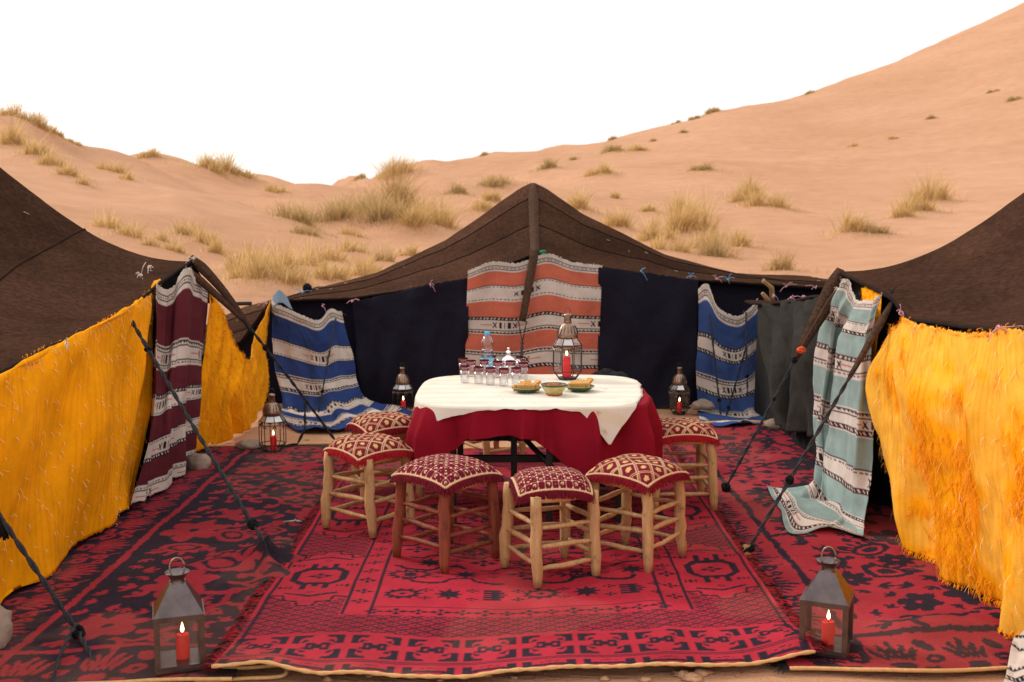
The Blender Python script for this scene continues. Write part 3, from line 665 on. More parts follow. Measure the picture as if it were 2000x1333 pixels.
# black tassel on the near rope
ts = MB(); g_ = np.random.default_rng(2); tc = np.array(sag(A3, K3, 0)[2])
for k in range(46):
    q = g_.uniform(0, 2*pi); d_ = np.array([cos(q)*0.022, sin(q)*0.022, 0]); ts.tube(np.array([tc + d_*0.3, tc + d_ + [0.01, 0, -0.05], tc + d_*1.3 + [0.014, 0, -g_.uniform(0.08, 0.12)]]) - oL, 0.004, 4)
ts.obj('tassel', M['blackyarn'], tentL)
B1 = np.array([1.83, 6.19, 1.262]); Cr = PZ(1412, 962, 0.02); Q1 = sag(B1, Cr, 0.02, 30)
strap_part(tentR, oR, Q1[:11], 0.095, 0.045, (-0.2, -1, 0.5))
strap_part(tentR, oR, Q1[1:12] + np.array([0.0, -0.05, -0.045]) * np.linspace(1.3, 0.1, 11)[:, None], 0.06, 0.025, (0.4, -1, 0.1))
gr = add_guy(tentR, oR, Q1[11:], 0.008, ((0.02, 0.022), (0.30, 0.012), (0.96, 0.032)))
knot_mb(Q1[10] - oR + [0.0, -0.03, 0.0], 0.022, 5, 77).obj('orange_tie', M['orangeyarn'], tentR)
B2 = PX(1742, 592, 1.83); Cr2 = PZ(1459, 1078, 0.05); Q2 = sag(B2, Cr2, 0.01, 24)
strap_part(tentR, oR, np.vstack([Q2[:8]]), 0.045, 0.02, (-0.5, -1, 0.2))
add_guy(tentR, oR, Q2[6:], 0.0088, ((0.62, 0.024), (0.985, 0.03)))
pg = MB(); pg.tube([Cr2 - oR + [0.0, 0, 0.03], Cr2 - oR + [0.01, 0, -0.09]], [0.02, 0.012], 8); pg.obj('peg', M['stick'], tentR)
# peak strap of the middle tent, hanging down before the orange cloth
pk = frame_back(0.0, 1.0, 1.885).reshape(3); md = PY(1042, 488, 9.16); lo = PY(1020, 628, 8.95)
pathS = np.vstack([[frame_back(0.0, tv, float(zB(0.0, tv)) + 0.004) for tv in np.linspace(0.97, 0.05, 12)], [md + [0, -0.03, 0.0]], sag(md + [0, -0.06, -0.06], lo, 0, 7)])
strap_part(tentB, oB, pathS, 0.095, 0.058, (0, -1, 0.6))
add_guy(tentB, oB, sag(lo + [-0.03, 0, 0], lo + [0, -0.12, -0.16], 0, 5), 0.005); add_guy(tentB, oB, sag(lo + [0.035, 0, 0], lo + [0, -0.12, -0.16], 0, 5), 0.005)
add_guy(tentB, oB, sag(lo + [0, -0.12, -0.16], PZ(1010, 862, 0.0), 0, 10), 0.013)
for (a, b, r) in (((1386, 612), (1410, 832), 0.008), ((1458, 676), (1413, 832), 0.008), ((1497, 596), (1494, 842), 0.012), ((1457, 610), (1460, 772), 0.007), ((656, 622), (622, 806), 0.007)):
    add_guy(tentB, oB, sag(PY(*a, 8.92), PY(*b, 8.55), 0.0, 8), r, ((0.78, 0.018),))
for (a, b, c) in (((1490, 549), (1507, 562), (1509, 594)), ((1489, 573), (1500, 586), (1512, 606))):
    MB().tube(np.array([PY(*a, 8.75), PY(*b, 8.78), PY(*c, 8.8)]) - oB, [0.015, 0.02, 0.022], 8).obj('crotched_stick', M['stick'], tentB)
MB().tube(np.array([PY(438, 594, 8.9), PY(492, 593, 8.95)]) - oB, 0.016, 8).obj('eave_pole', M['tablemetal'], tentB)
knot_mb(PY(600, 563, 9.9) - oB, 0.035, 9, 4).obj('tied_corner', M['black'], tentB)
knot_mb(PY(1060, 494, 9.14) - oB, 0.028, 4, 9).obj('rag', M['greenrag'], tentB)
def tie_mb(c, seed):
    m = knot_mb(c, 0.009, 2, seed); g = np.random.default_rng(seed)
    for k in range(4): e = c + g.normal(0, 1, 3) * [0.035, 0.012, 0.022] + [0, -0.012, -0.004]; m.tube([c, (c + e) / 2 + [0, 0, 0.012], e], 0.0022, 5)
    return m
for (px, py, m_) in ((1252, 530, 'bluestring'), (1348, 541, 'bluestring'), (1422, 546, 'bluestring'), (1400, 545, 'pinkstring'), (840, 556, 'pinkstring'), (688, 588, 'pinkstring'), (630, 598, 'pinkstring'), (1535, 560, 'pinkstring'), (1594, 562, 'pinkstring'), (590, 572, 'bluestring')):
    tie_mb(PY(px, py, 9.10) - oB, px).obj('string_tie', M[m_], tentB)
for (px, py, X, m_, rt, og) in ((1512, 578, 1.9, 'pinkstring', tentR, oR), (1545, 582, 1.9, 'pinkstring', tentR, oR), (1570, 580, 1.9, 'pinkstring', tentR, oR), (1650, 552, 1.8, 'whiteyarn', tentR, oR), (1760, 612, 1.8, 'pinkstring', tentR, oR), (1950, 640, 1.8, 'pinkstring', tentR, oR), (1742, 572, 1.8, 'rope', tentR, oR), (275, 538, -2.0, 'whiteyarn', tentL, oL), (290, 522, -2.03, 'whiteyarn', tentL, oL), (378, 505, -2.0, 'whiteyarn', tentL, oL), (130, 672, -1.97, 'whiteyarn', tentL, oL), (520, 592, -2.0, 'pinkstring', tentL, oL)):
    m = tie_mb(PX(px, py, X * 0.985) - og, px)
    m.obj('string_tie', M[m_], rt)

# ------------------------------------------------------------------ hanging cloths
def rowX(pts, X): return [PX(a, b, x) for (a, b), x in zip(pts, X if hasattr(X, '__len__') else [X] * len(pts))]
def rowY(pts, Yv): return [PY(a, b, y) for (a, b), y in zip(pts, Yv if hasattr(Yv, '__len__') else [Yv] * len(pts))]
GOLD = np.array([0.88, 0.345, 0.004])
def gold(seed, line=True, base=GOLD, patch=None):
    def col(U_, V_):
        C = np.empty(U_.shape + (3,)); C[:] = base
        C *= (1 + 0.10 * fbm(U_ * 4, V_ * 3, seed, 3))[..., None]
        if line:
            l = (np.mod(U_ + 0.010 * fbm(U_ * 2, V_ * 3, seed + 4, 2), 0.040) < 0.0125) & (vnoise(U_ * 9, V_ * 7, seed) > -0.15); C[l] *= np.array([0.93, 0.86, 0.76])
        if patch is not None: C = patch(U_, V_, C)
        return C
    return col
# yellow cloth on the near stretch of the maroon-cloth tent
top = [(-330, 905), (-160, 818), (0, 737), (130, 668), (240, 611), (283, 580), (312, 550)]
mid = [(-350, 1160), (-180, 1050), (-15, 960), (108, 888), (225, 820), (262, 792), (288, 770)]
bot = [(-370, 1420), (-200, 1315), (-10, 1205), (105, 1112), (205, 1030), (240, 1000), (262, 985)]
Xs = [-1.97] * 4 + [-1.93, -1.99, -2.0]
sh = Sheet([rowX(top, [x - 0.03 for x in Xs]), rowX([(a, b + 16) for a, b in top], Xs), rowX(mid, Xs), rowX(bot, [-1.985] * 7)], 0.012, folds(3, 21, 5, 0.045, 1.2, 3.0))
yl = sh.build('hanging_cloth', M['woven'], gold(2)); tag(yl, 'flat yellow cloth flecked with pale thread ends, sagging beside the maroon striped cloth', 'cloth', 'cloths hung as tent walls')
threads('loose_threads', sh, 700, M['paleyarn'], yl, (0.025, 0.055), 0.0017, None, 5, 0.9, 0.005, 0.7)
threads('frayed_edge', sh, 420, M['yellowyarn'], yl, (0.012, 0.035), 0.003, edge_where('top', 0.03), 6, -0.6, 0.0, 0.7)
# maroon striped cloth
mt = [(308, 552), (334, 566), (362, 524), (384, 545), (407, 561)]
mm = [(298, 700), (322, 712), (352, 700), (378, 700), (398, 705)]
mb_ = [(258, 985), (292, 972), (330, 950), (352, 925), (377, 898)]
sh = Sheet([rowX(mt, [-1.96, -1.98, -1.93, -1.97, -2.0]), rowX(mm, [-1.94, -1.97, -1.91, -1.96, -2.0]), rowX([(282, 850), (306, 845), (340, 825), (366, 812), (388, 800)], [-1.93, -1.95, -1.90, -1.96, -2.0]), rowX(mb_, [-1.95, -1.95, -1.93, -1.97, -2.03])], 0.007, folds(1, 33, 4, 0.035), L=1.18)
c = sh.build('hanging_cloth', M['woven'], striped(lin(90, 36, 44), 0.262, 0.30, wfrac=0.5, seed=2)); tag(c, 'maroon cloth with white bands hung beneath the tent strap beside a grey rock', 'cloth', 'cloths hung as tent walls')
threads('frayed_edge', sh, 90, M['whiteyarn'], c, (0.02, 0.05), 0.0022, edge_where('top', 0.015), 7, -0.3, 0.0, 1.0)
# second yellow cloth, drooping
t2 = [(404, 562), (432, 604), (468, 690), (492, 696), (510, 625), (528, 591)]
m2 = [(392, 735), (418, 745), (452, 768), (484, 765), (505, 722), (521, 690)]
b2 = [(379, 893), (408, 888), (446, 876), (478, 858), (500, 832), (514, 780)]
X2 = [-2.0, -1.99, -1.93, -1.92, -1.96, -1.98]
sh = Sheet([rowX(t2, X2), rowX(m2, X2), rowX(b2, [-2.06, -2.03, -2.0, -1.96, -1.95, -1.96])], 0.011, folds(1, 8, 5, 0.045, 0.5, 2.5))
c = sh.build('hanging_cloth', M['woven'], gold(5, False)); tag(c, 'deep yellow woolly cloth with a drooping top between maroon and blue striped cloths', 'cloth', 'cloths hung as tent walls')
threads('shaggy_pile', sh, 2400, M['yellowyarn'], c, (0.015, 0.04), 0.0024, None, 15, 0.9, 0.003, 0.5)
threads('frayed_edge', sh, 260, M['yellowyarn'], c, (0.02, 0.05), 0.003, edge_where('top', 0.03), 16, -0.5, 0.0, 0.8)
# blue striped cloths of the peaked tent, trailing on the sand
BLUE = lin(46, 64, 114)
bt = [(531, 586), (556, 600), (590, 616), (622, 626), (645, 604), (667, 610)]
bm = [(537, 700), (566, 708), (598, 716), (632, 722), (662, 712), (690, 712)]
bf = [(546, 800), (582, 806), (618, 806), (652, 800), (690, 788), (718, 776)]
sh = Sheet([rowY(bt, [9.05, 9.0, 8.95, 8.95, 9.0, 9.05]), rowY(bm, [9.0, 8.95, 8.9, 8.88, 8.9, 9.0]), rowY(bf, [8.85, 8.72, 8.66, 8.68, 8.76, 8.86]), [PZ(x, y, 0.035) for x, y in ((556, 822), (588, 836), (640, 838), (700, 834), (762, 826), (808, 802))]], 0.007, folds(1, 13, 6, 0.075, 0.5, 2.5), L=1.30)
c = sh.build('hanging_cloth', M['woven'], striped(BLUE, 0.27, 0.27, seed=4)); tag(c, 'blue and white striped cloth spreading onto bare sand beside a drooping yellow cloth', 'cloth', 'cloths hung as tent walls')
threads('frayed_edge', sh, 80, M['whiteyarn'], c, (0.02, 0.05), 0.0026, edge_where('top', 0.012), 7, 0.2, 0.0, 1.0)
bt = [(1366, 566), (1384, 556), (1402, 600), (1440, 618), (1466, 602), (1482, 585)]
bm = [(1364, 690), (1386, 700), (1412, 712), (1440, 716), (1464, 704), (1484, 690)]
bf = [(1362, 795), (1396, 808), (1428, 812), (1458, 810), (1486, 798), (1502, 782)]
sh = Sheet([rowY(bt, [9.05, 9.0, 8.95, 8.93, 8.95, 9.0]), rowY(bm, [9.0, 8.92, 8.88, 8.87, 8.9, 8.97]), rowY(bf, [8.9, 8.75, 8.7, 8.66, 8.7, 8.8]), [PZ(x, y, 0.035) for x, y in ((1366, 826), (1400, 838), (1440, 838), (1476, 836), (1508, 830), (1532, 818))]], 0.007, folds(1, 17, 6, 0.070, 0.5, 2.5), L=1.22)
c = sh.build('hanging_cloth', M['woven'], striped(lin(56, 76, 124), 0.265, 0.26, seed=6)); tag(c, 'blue and white striped cloth with thin ropes before it beside the charcoal cloth', 'cloth', 'cloths hung as tent walls')
threads('frayed_edge', sh, 80, M['whiteyarn'], c, (0.02, 0.05), 0.0026, edge_where('top', 0.012), 8, 0.2, 0.0, 1.0)
# orange striped cloth
ot = [(914, 530), (960, 512), (1012, 514), (1068, 496), (1118, 512), (1176, 519)]
om = [(910, 640), (958, 642), (1010, 643), (1066, 632), (1118, 638), (1172, 640)]
ob = [(907, 790), (956, 792), (1008, 792), (1066, 786), (1118, 790), (1170, 792)]
sh = Sheet([rowY(ot, 9.1), rowY(om, 9.07), rowY(ob, 9.04)], 0.007, folds(1, 44, 4, 0.03, 0.8, 1.5), L=1.14)
c = sh.build('hanging_cloth', M['woven'], striped(lin(186, 100, 80), 0.272, 0.20, wfrac=0.52, seed=9)); tag(c, 'orange and white striped cloth hung below the sharp tent peak', 'cloth', 'cloths hung as tent walls')
threads('frayed_edge', sh, 160, M['whiteyarn'], c, (0.015, 0.04), 0.0026, edge_where('top', 0.012), 9, -0.2, 0.0, 1.2)
# two navy cloths
sh = Sheet([rowY([(688, 590), (760, 574), (840, 556), (916, 544)], 9.12), rowY([(694, 680), (762, 672), (840, 664), (914, 655)], [9.1, 9.05, 9.05, 9.08]), rowY([(712, 792), (768, 796), (842, 800), (914, 800)], [9.1, 9.02, 9.0, 9.05])], 0.018, folds(1, 51, 5, 0.08, 0.6, 2.5))
c = sh.build('hanging_cloth', M['navy']); tag(c, 'plain dark navy cloth hung between the blue striped cloth and the orange striped cloth', 'cloth', 'cloths hung as tent walls')
sh = Sheet([rowY([(1168, 523), (1232, 530), (1300, 539), (1364, 549)], 9.12), rowY([(1168, 660), (1232, 664), (1300, 668), (1364, 670)], [9.08, 9.05, 9.05, 9.08]), rowY([(1170, 796), (1232, 800), (1300, 802), (1364, 798)], [9.05, 9.0, 9.0, 9.05])], 0.018, folds(1, 52, 5, 0.06, 0.6, 2.5))
c = sh.build('hanging_cloth', M['navy']); tag(c, 'plain dark navy cloth tied with blue strings behind a standing candle lantern', 'cloth', 'cloths hung as tent walls')
# blue-grey rag thrown over the corner pole
sh = Sheet([rowY([(532, 578), (545, 566), (560, 580)], 9.02), rowY([(534, 600), (548, 592), (572, 606)], 8.97)], 0.012, folds(0.3, 60, 3, 0.02))
c = sh.build('rag', M['bluegrey']); tag(c, 'pale blue-grey rag thrown over the corner where yellow and blue cloths meet', 'rag')
# charcoal cloth
sh = Sheet([rowX([(1484, 592), (1512, 594), (1540, 586), (1572, 588), (1606, 580)], [1.90, 1.84, 1.83, 1.82, 1.80]), rowX([(1494, 700), (1518, 704), (1544, 700), (1576, 700), (1606, 700)], [1.88, 1.80, 1.82, 1.79, 1.80]), rowX([(1524, 822), (1538, 838), (1552, 842), (1582, 852), (1606, 862)], [1.92, 1.84, 1.86, 1.83, 1.85])], 0.012, folds(1, 71, 5, 0.07, 0.7, 2.0))
c = sh.build('hanging_cloth', M['greycloth']); tag(c, 'plain charcoal cloth hung in soft folds behind the teal striped cloth', 'cloth', 'cloths hung as tent walls')
# teal striped cloth, trailing on the rug
TEAL = lin(134, 151, 147)
tt_ = [(1640, 566), (1652, 546), (1672, 584), (1704, 588), (1728, 574)]
tm = [(1601, 640), (1618, 650), (1640, 664), (1672, 676), (1700, 668)]
tn = [(1588, 800), (1602, 812), (1622, 822), (1660, 838), (1692, 846)]
tk = [(1590, 925), (1600, 950), (1618, 975), (1655, 1000), (1690, 1015)]
te = [PZ(1496, 958, 0.03), PZ(1520, 1000, 0.035), PZ(1546, 1050, 0.03), PZ(1622, 1040, 0.035), PZ(1684, 1056, 0.03)]
sh = Sheet([rowX(tt_, [1.80, 1.78, 1.80, 1.78, 1.80]), rowX(tm, [1.80, 1.76, 1.80, 1.72, 1.76]), rowX(tn, [1.78, 1.74, 1.78, 1.70, 1.74]), rowX(tk, [1.70, 1.68, 1.68, 1.68, 1.70]), te], 0.007, folds(1, 81, 5, 0.05, 0.4, 1.5), L=1.62)
c = sh.build('hanging_cloth', M['woven'], striped(TEAL, 0.25, 0.22, wfrac=0.46, seed=12, ink=lin(70, 44, 46))); tag(c, 'teal and white striped cloth trailing its end over the red rug', 'cloth', 'cloths hung as tent walls')
threads('frayed_edge', sh, 120, M['whiteyarn'], c, (0.02, 0.05), 0.0024, edge_where('bottom', 0.012), 10, 0.1, 0.0, 1.2)
threads('frayed_top', sh, 70, M['whiteyarn'], c, (0.02, 0.05), 0.0024, edge_where('top', 0.012), 11, -0.2, 0.0, 1.2)
# yellow strip tucked behind the teal cloth
sh = Sheet([rowX([(1684, 566), (1704, 556), (1722, 572)], 1.86), rowX([(1694, 640), (1704, 640), (1716, 636)], 1.80), rowX([(1690, 730), (1698, 735), (1706, 728)], 1.82)], 0.012, folds(0.3, 90, 3, 0.015))
c = sh.build('hanging_cloth', M['woven'], gold(8, False)); tag(c, 'narrow strip of yellow cloth tucked behind the top of the teal striped cloth', 'cloth', 'cloths hung as tent walls')
threads('shaggy_pile', sh, 260, M['deepyarn'], c, (0.02, 0.05), 0.0026, None, 12, 0.9, 0.003, 0.5)
# shaggy yellow cloth
yt = [(1732, 642), (1758, 620), (1800, 634), (1868, 648), (1930, 648), (1962, 640), (2080, 668), (2260, 720)]
ym = [(1706, 740), (1740, 745), (1796, 760), (1866, 785), (1936, 805), (1984, 815), (2110, 850), (2290, 900)]
yn = [(1720, 880), (1752, 900), (1806, 930), (1872, 970), (1946, 1010), (1996, 1030), (2126, 1080), (2300, 1150)]
yb = [(1752, 1052), (1782, 1092), (1828, 1132), (1886, 1180), (1952, 1222), (2004, 1248), (2140, 1330), (2320, 1440)]
sh = Sheet([rowX(yt, 1.79), rowX(ym, [1.78, 1.74, 1.77, 1.74, 1.77, 1.76, 1.78, 1.78]), rowX(yn, [1.80, 1.77, 1.80, 1.77, 1.79, 1.78, 1.8, 1.8]), rowX(yb, 1.83)], 0.012, folds(3, 95, 5, 0.055, 0.9, 3.0))
pale = np.array([0.84, 0.41, 0.045])
def shag(u, v):
    q = fbm(np.asarray(u * 9.0), np.asarray(v * 5.0), 31, 3); return float(np.clip((q - 0.10) * 4, 0.01, 1))
def patch(U_, V_, C):
    q = np.clip((fbm(U_ / sh.W * 9.0, V_ / sh.L * 5.0, 31, 3) + 0.05) * 4, 0, 1)[..., None]; return C * q + (1 - q) * pale * (C / GOLD) 
ys = sh.build('hanging_cloth', M['woven'], gold(12, True, GOLD, patch)); tag(ys, 'shaggy yellow cloth with tangled orange fringe beside the teal striped cloth', 'cloth', 'cloths hung as tent walls')
threads('tangled_fringe', sh, 1300, M['deepyarn'], ys, (0.04, 0.11), 0.0020, shag, 13, 1.0, 0.005, 0.5)
threads('loose_threads', sh, 240, M['paleyarn'], ys, (0.03, 0.08), 0.0014, None, 14, 1.0, 0.006, 0.45)
threads('frayed_edge', sh, 420, M['deepyarn'], ys, (0.02, 0.06), 0.003, edge_where('bottom', 0.03), 17, 0.9, 0.0, 0.7)
threads('frayed_side', sh, 160, M['deepyarn'], ys, (0.02, 0.05), 0.003, edge_where('left', 0.012), 18, 0.6, 0.0, 0.9)
threads('frayed_top', sh, 200, M['deepyarn'], ys, (0.02, 0.05), 0.003, edge_where('top', 0.03), 19, -0.5, 0.0, 0.9)
# corner of a white striped cloth
sh = Sheet([[PZ(2010, 1150, 0.16), PZ(2090, 1165, 0.30)], [PZ(1978, 1240, 0.05), PZ(2080, 1260, 0.16)], [PZ(1958, 1345, 0.03), PZ(2080, 1360, 0.06)]], 0.008, folds(0.4, 99, 3, 0.015))
c = sh.build('folded_cloth', M['woven'], striped(WHITE * 0.95, 0.16, 0.10, wfrac=0.6, seed=15)); tag(c, 'white cloth with dark stripes lying against the foot of the shaggy yellow cloth', 'cloth')

# ------------------------------------------------------------------ rugs
def inpoly(x, y, poly):
    r = np.zeros(x.shape, bool); n = len(poly); j = n - 1
    for i in range(n):
        (xi, yi), (xj, yj) = poly[i], poly[j]
        c = ((yi > y) != (yj > y)) & (x < (xj - xi) * (y - yi) / (yj - yi + 1e-12) + xi); r ^= c; j = i
    return r
class Loom:
    """a rug's two-colour design, drawn on the grid of its knots (metres a across, b from the near edge)"""
    def __init__(s, w, l, cell):
        s.nx, s.ny = int(round(w / cell)), int(round(l / cell)); s.a, s.b = np.meshgrid(np.linspace(0, w, s.nx + 1), np.linspace(0, l, s.ny + 1)); s.D = np.zeros(s.a.shape); s.w, s.l = w, l
    def win(s, a0, a1, b0, b1):
        i0, i1 = max(0, int(b0 / s.l * s.ny) - 1), min(s.ny + 1, int(b1 / s.l * s.ny) + 3); j0, j1 = max(0, int(a0 / s.w * s.nx) - 1), min(s.nx + 1, int(a1 / s.w * s.nx) + 3)
        return slice(i0, i1), slice(j0, j1)
    def put(s, a0, a1, b0, b1, fn, v=1.0):
        if a1 < 0 or b1 < 0 or a0 > s.w or b0 > s.l: return
        q = s.win(a0, a1, b0, b1); m = fn(s.a[q], s.b[q]); s.D[q] = np.where(m, v, s.D[q])
    def rect(s, a0, a1, b0, b1, v=1.0): s.put(a0, a1, b0, b1, lambda a, b: (a >= a0) & (a <= a1) & (b >= b0) & (b <= b1), v)
    def poly(s, pts, v=1.0):
        xs = [p[0] for p in pts]; ys_ = [p[1] for p in pts]; s.put(min(xs), max(xs), min(ys_), max(ys_), lambda a, b: inpoly(a, b, pts), v)
    def ell(s, ca, cb, ra, rb, rot=0.0, v=1.0, inner=0.0):
        R = max(ra, rb); c, n = cos(rot), sin(rot)
        def fn(a, b):
            x = (a - ca) * c + (b - cb) * n; y = -(a - ca) * n + (b - cb) * c; q = (x / ra)**2 + (y / rb)**2; return (q <= 1) & (q >= inner)
        s.put(ca - R, ca + R, cb - R, cb + R, fn, v)
    def line(s, pts, wd, v=1.0):
        for (p, q) in zip(pts[:-1], pts[1:]):
            def fn(a, b, p=p, q=q):
                dx, dy = q[0] - p[0], q[1] - p[1]; L2 = dx*dx + dy*dy + 1e-12; t = np.clip(((a - p[0]) * dx + (b - p[1]) * dy) / L2, 0, 1)
                return (a - p[0] - t * dx)**2 + (b - p[1] - t * dy)**2 < (wd / 2)**2
            s.put(min(p[0], q[0]) - wd, max(p[0], q[0]) + wd, min(p[1], q[1]) - wd, max(p[1], q[1]) + wd, fn, v)
    def rosette(s, ca, cb, R, n, rot=0.0, v=1.0):
        for k in range(n):
            q = rot + 2 * pi * k / n; s.ell(ca + 0.60 * R * cos(q), cb + 0.60 * R * sin(q), 0.44 * R, (0.26 if n > 6 else 0.34) * R * (1 if n > 6 else 0.95), q, v)
        s.ell(ca, cb, 0.30 * R, 0.30 * R, 0, v); s.ell(ca, cb, 0.15 * R, 0.15 * R, 0, 1 - v)
    def flower(s, ca, cb, R):
        for (x, y) in ((1, 0), (-1, 0)): s.poly([(ca + x*R*1.5, cb), (ca + x*R*0.75, cb + R*0.42), (ca + x*R*0.2, cb), (ca + x*R*0.75, cb - R*0.42)])
        for (x, y) in ((0, 1), (0, -1)): s.poly([(ca, cb + y*R*1.1), (ca + R*0.45, cb + y*R*0.6), (ca, cb + y*R*0.15), (ca - R*0.45, cb + y*R*0.6)])
        s.ell(ca, cb, R * 0.16, R * 0.16)
    def star(s, ca, cb, R, n=8, rin=0.55, v=1.0, sy=1.0):
        s.poly([(ca + (R if k % 2 == 0 else R * rin) * cos(pi * k / n), cb + sy * (R if k % 2 == 0 else R * rin) * sin(pi * k / n)) for k in range(2 * n)], v)
    def lattice(s, a0, a1, b0, b1, p=0.052):
        def fn(a, b):
            q = 0.62 * a / p; r = b / p; k = np.abs(np.mod(q + r, 1) - 0.5); k2 = np.abs(np.mod(q - r, 1) - 0.5)
            cc = (np.abs(np.mod(q + r + 0.5, 1) - 0.5) < 0.16) & (np.abs(np.mod(q - r + 0.5, 1) - 0.5) < 0.16)
            return (a >= a0) & (a <= a1) & (b >= b0) & (b <= b1) & ((k < 0.15) | (k2 < 0.15) | cc)
        s.put(a0, a1, b0, b1, fn, 0.85)
    def build(s, name, x0, yfront, zfn, red, dark, mat, seed):
        D = s.D.copy(); D = D + 0.10 * rng.normal(size=D.shape) * 0.5
        Dm = (D + np.roll(D, 1, 0) * 0.3 + np.roll(D, 1, 1) * 0.3) / 1.6
        D = np.clip(0.75 * D + 0.25 * Dm, 0, 1)[..., None]
        C = red * (1 - D) + dark * D
        dust = np.clip(fbm(s.a * 1.9, s.b * 1.9, seed + 3, 5) * 1.1 - 0.10 + 0.12 * np.exp(-s.b / 0.06), 0, 0.10)[..., None]; C = C * (1 - dust) + dust * np.array([0.34, 0.17, 0.10])
        C = C * (1 + 0.26 * fbm(s.a * 2.6, s.b * 2.6, seed, 5))[..., None] + 0.012 * np.clip(fbm(s.a * 1.3, s.b * 1.3, seed + 9, 3), 0, 1)[..., None] * np.array([1, 0.8, 0.6])
        X = x0 + s.a; Y = yfront(X) + s.b; Z = zfn(X, Y)
        return mesh_obj(name, np.stack([X, Y, Z], -1), grid_faces(s.ny, s.nx), mat, colors=np.clip(C, 0, 1)), X, Y, Z
CELL = 0.0065
RED = np.array([0.385, 0.024, 0.042]); RED2 = np.array([0.285, 0.024, 0.036]); DARK = np.array([0.020, 0.017, 0.027])
# the middle rug
W0, L0 = 2.03, 3.66
lm = Loom(W0, L0, CELL)
def border(lm, b0, sgn=1):
    up = lambda d: b0 + sgn * d
    R_ = lambda a0, a1, d0, d1, v=1.0: lm.rect(a0, a1, min(up(d0), up(d1)), max(up(d0), up(d1)), v)
    n = 10; p = W0 / n
    for k in range(n):
        a = k * p + 0.012; e = p - 0.024
        lm.poly([(a, up(0.012)), (a + e * 0.5, up(0.026)), (a + e, up(0.012)), (a + e, up(0.034)), (a + e * 0.5, up(0.046)), (a, up(0.034))])
        R_(a, a + 0.03, 0.012, 0.07); R_(a + e - 0.03, a + e, 0.012, 0.07)
        lm.poly([(a + 0.05, up(0.055)), (a + e / 2, up(0.07)), (a + e - 0.05, up(0.055)), (a + e / 2, up(0.062))])
    R_(0, W0, 0.085, 0.092); R_(0, W0, 0.099, 0.105)
    for k in range(n):
        a = k * p; c = a + p / 2
        for sx in (-1, 1):
            for sy in (0, 1):
                y0 = 0.122 if sy == 0 else 0.318; d = 1 if sy == 0 else -1
                R_(c + sx * 0.078 - 0.013, c + sx * 0.078 + 0.013, y0, y0 + d * 0.075)
                lm.poly([(c + sx * 0.09, up(y0)), (c + sx * 0.022, up(y0)), (c + sx * 0.03, up(y0 + d * 0.02)), (c + sx * 0.05, up(y0 + d * 0.02)), (c + sx * 0.06, up(y0 + d * 0.035)), (c + sx * 0.09, up(y0 + d * 0.02))])
                lm.poly([(c + sx * 0.065, up(y0 + d * 0.075)), (c + sx * 0.03, up(y0 + d * 0.05)), (c + sx * 0.05, up(y0 + d * 0.04))])
        R_(c - 0.042, c - 0.010, 0.192, 0.248); R_(c + 0.010, c + 0.042, 0.192, 0.248); R_(c - 0.012, c + 0.012, 0.205, 0.235); R_(c - 0.030, c - 0.020, 0.212, 0.228, 0); R_(c + 0.020, c + 0.030, 0.212, 0.228, 0)
        R_(c - 0.055, c - 0.040, 0.200, 0.212); R_(c + 0.040, c + 0.055, 0.228, 0.240)
    R_(0, W0, 0.332, 0.338)
    if sgn > 0: lm.lattice(0, W0, b0 + 0.342, b0 + 0.535)
    else: lm.lattice(0, W0, b0 - 0.535, b0 - 0.342)
    for k in range(14): lm.flower(0.46 + k * (W0 - 0.92) / 13, up(0.58), 0.034 if k % 2 else 0.028)
    R_(0.44, W0 - 0.44, 0.63, 0.636)
border(lm, 0.0, 1); border(lm, L0, -1)
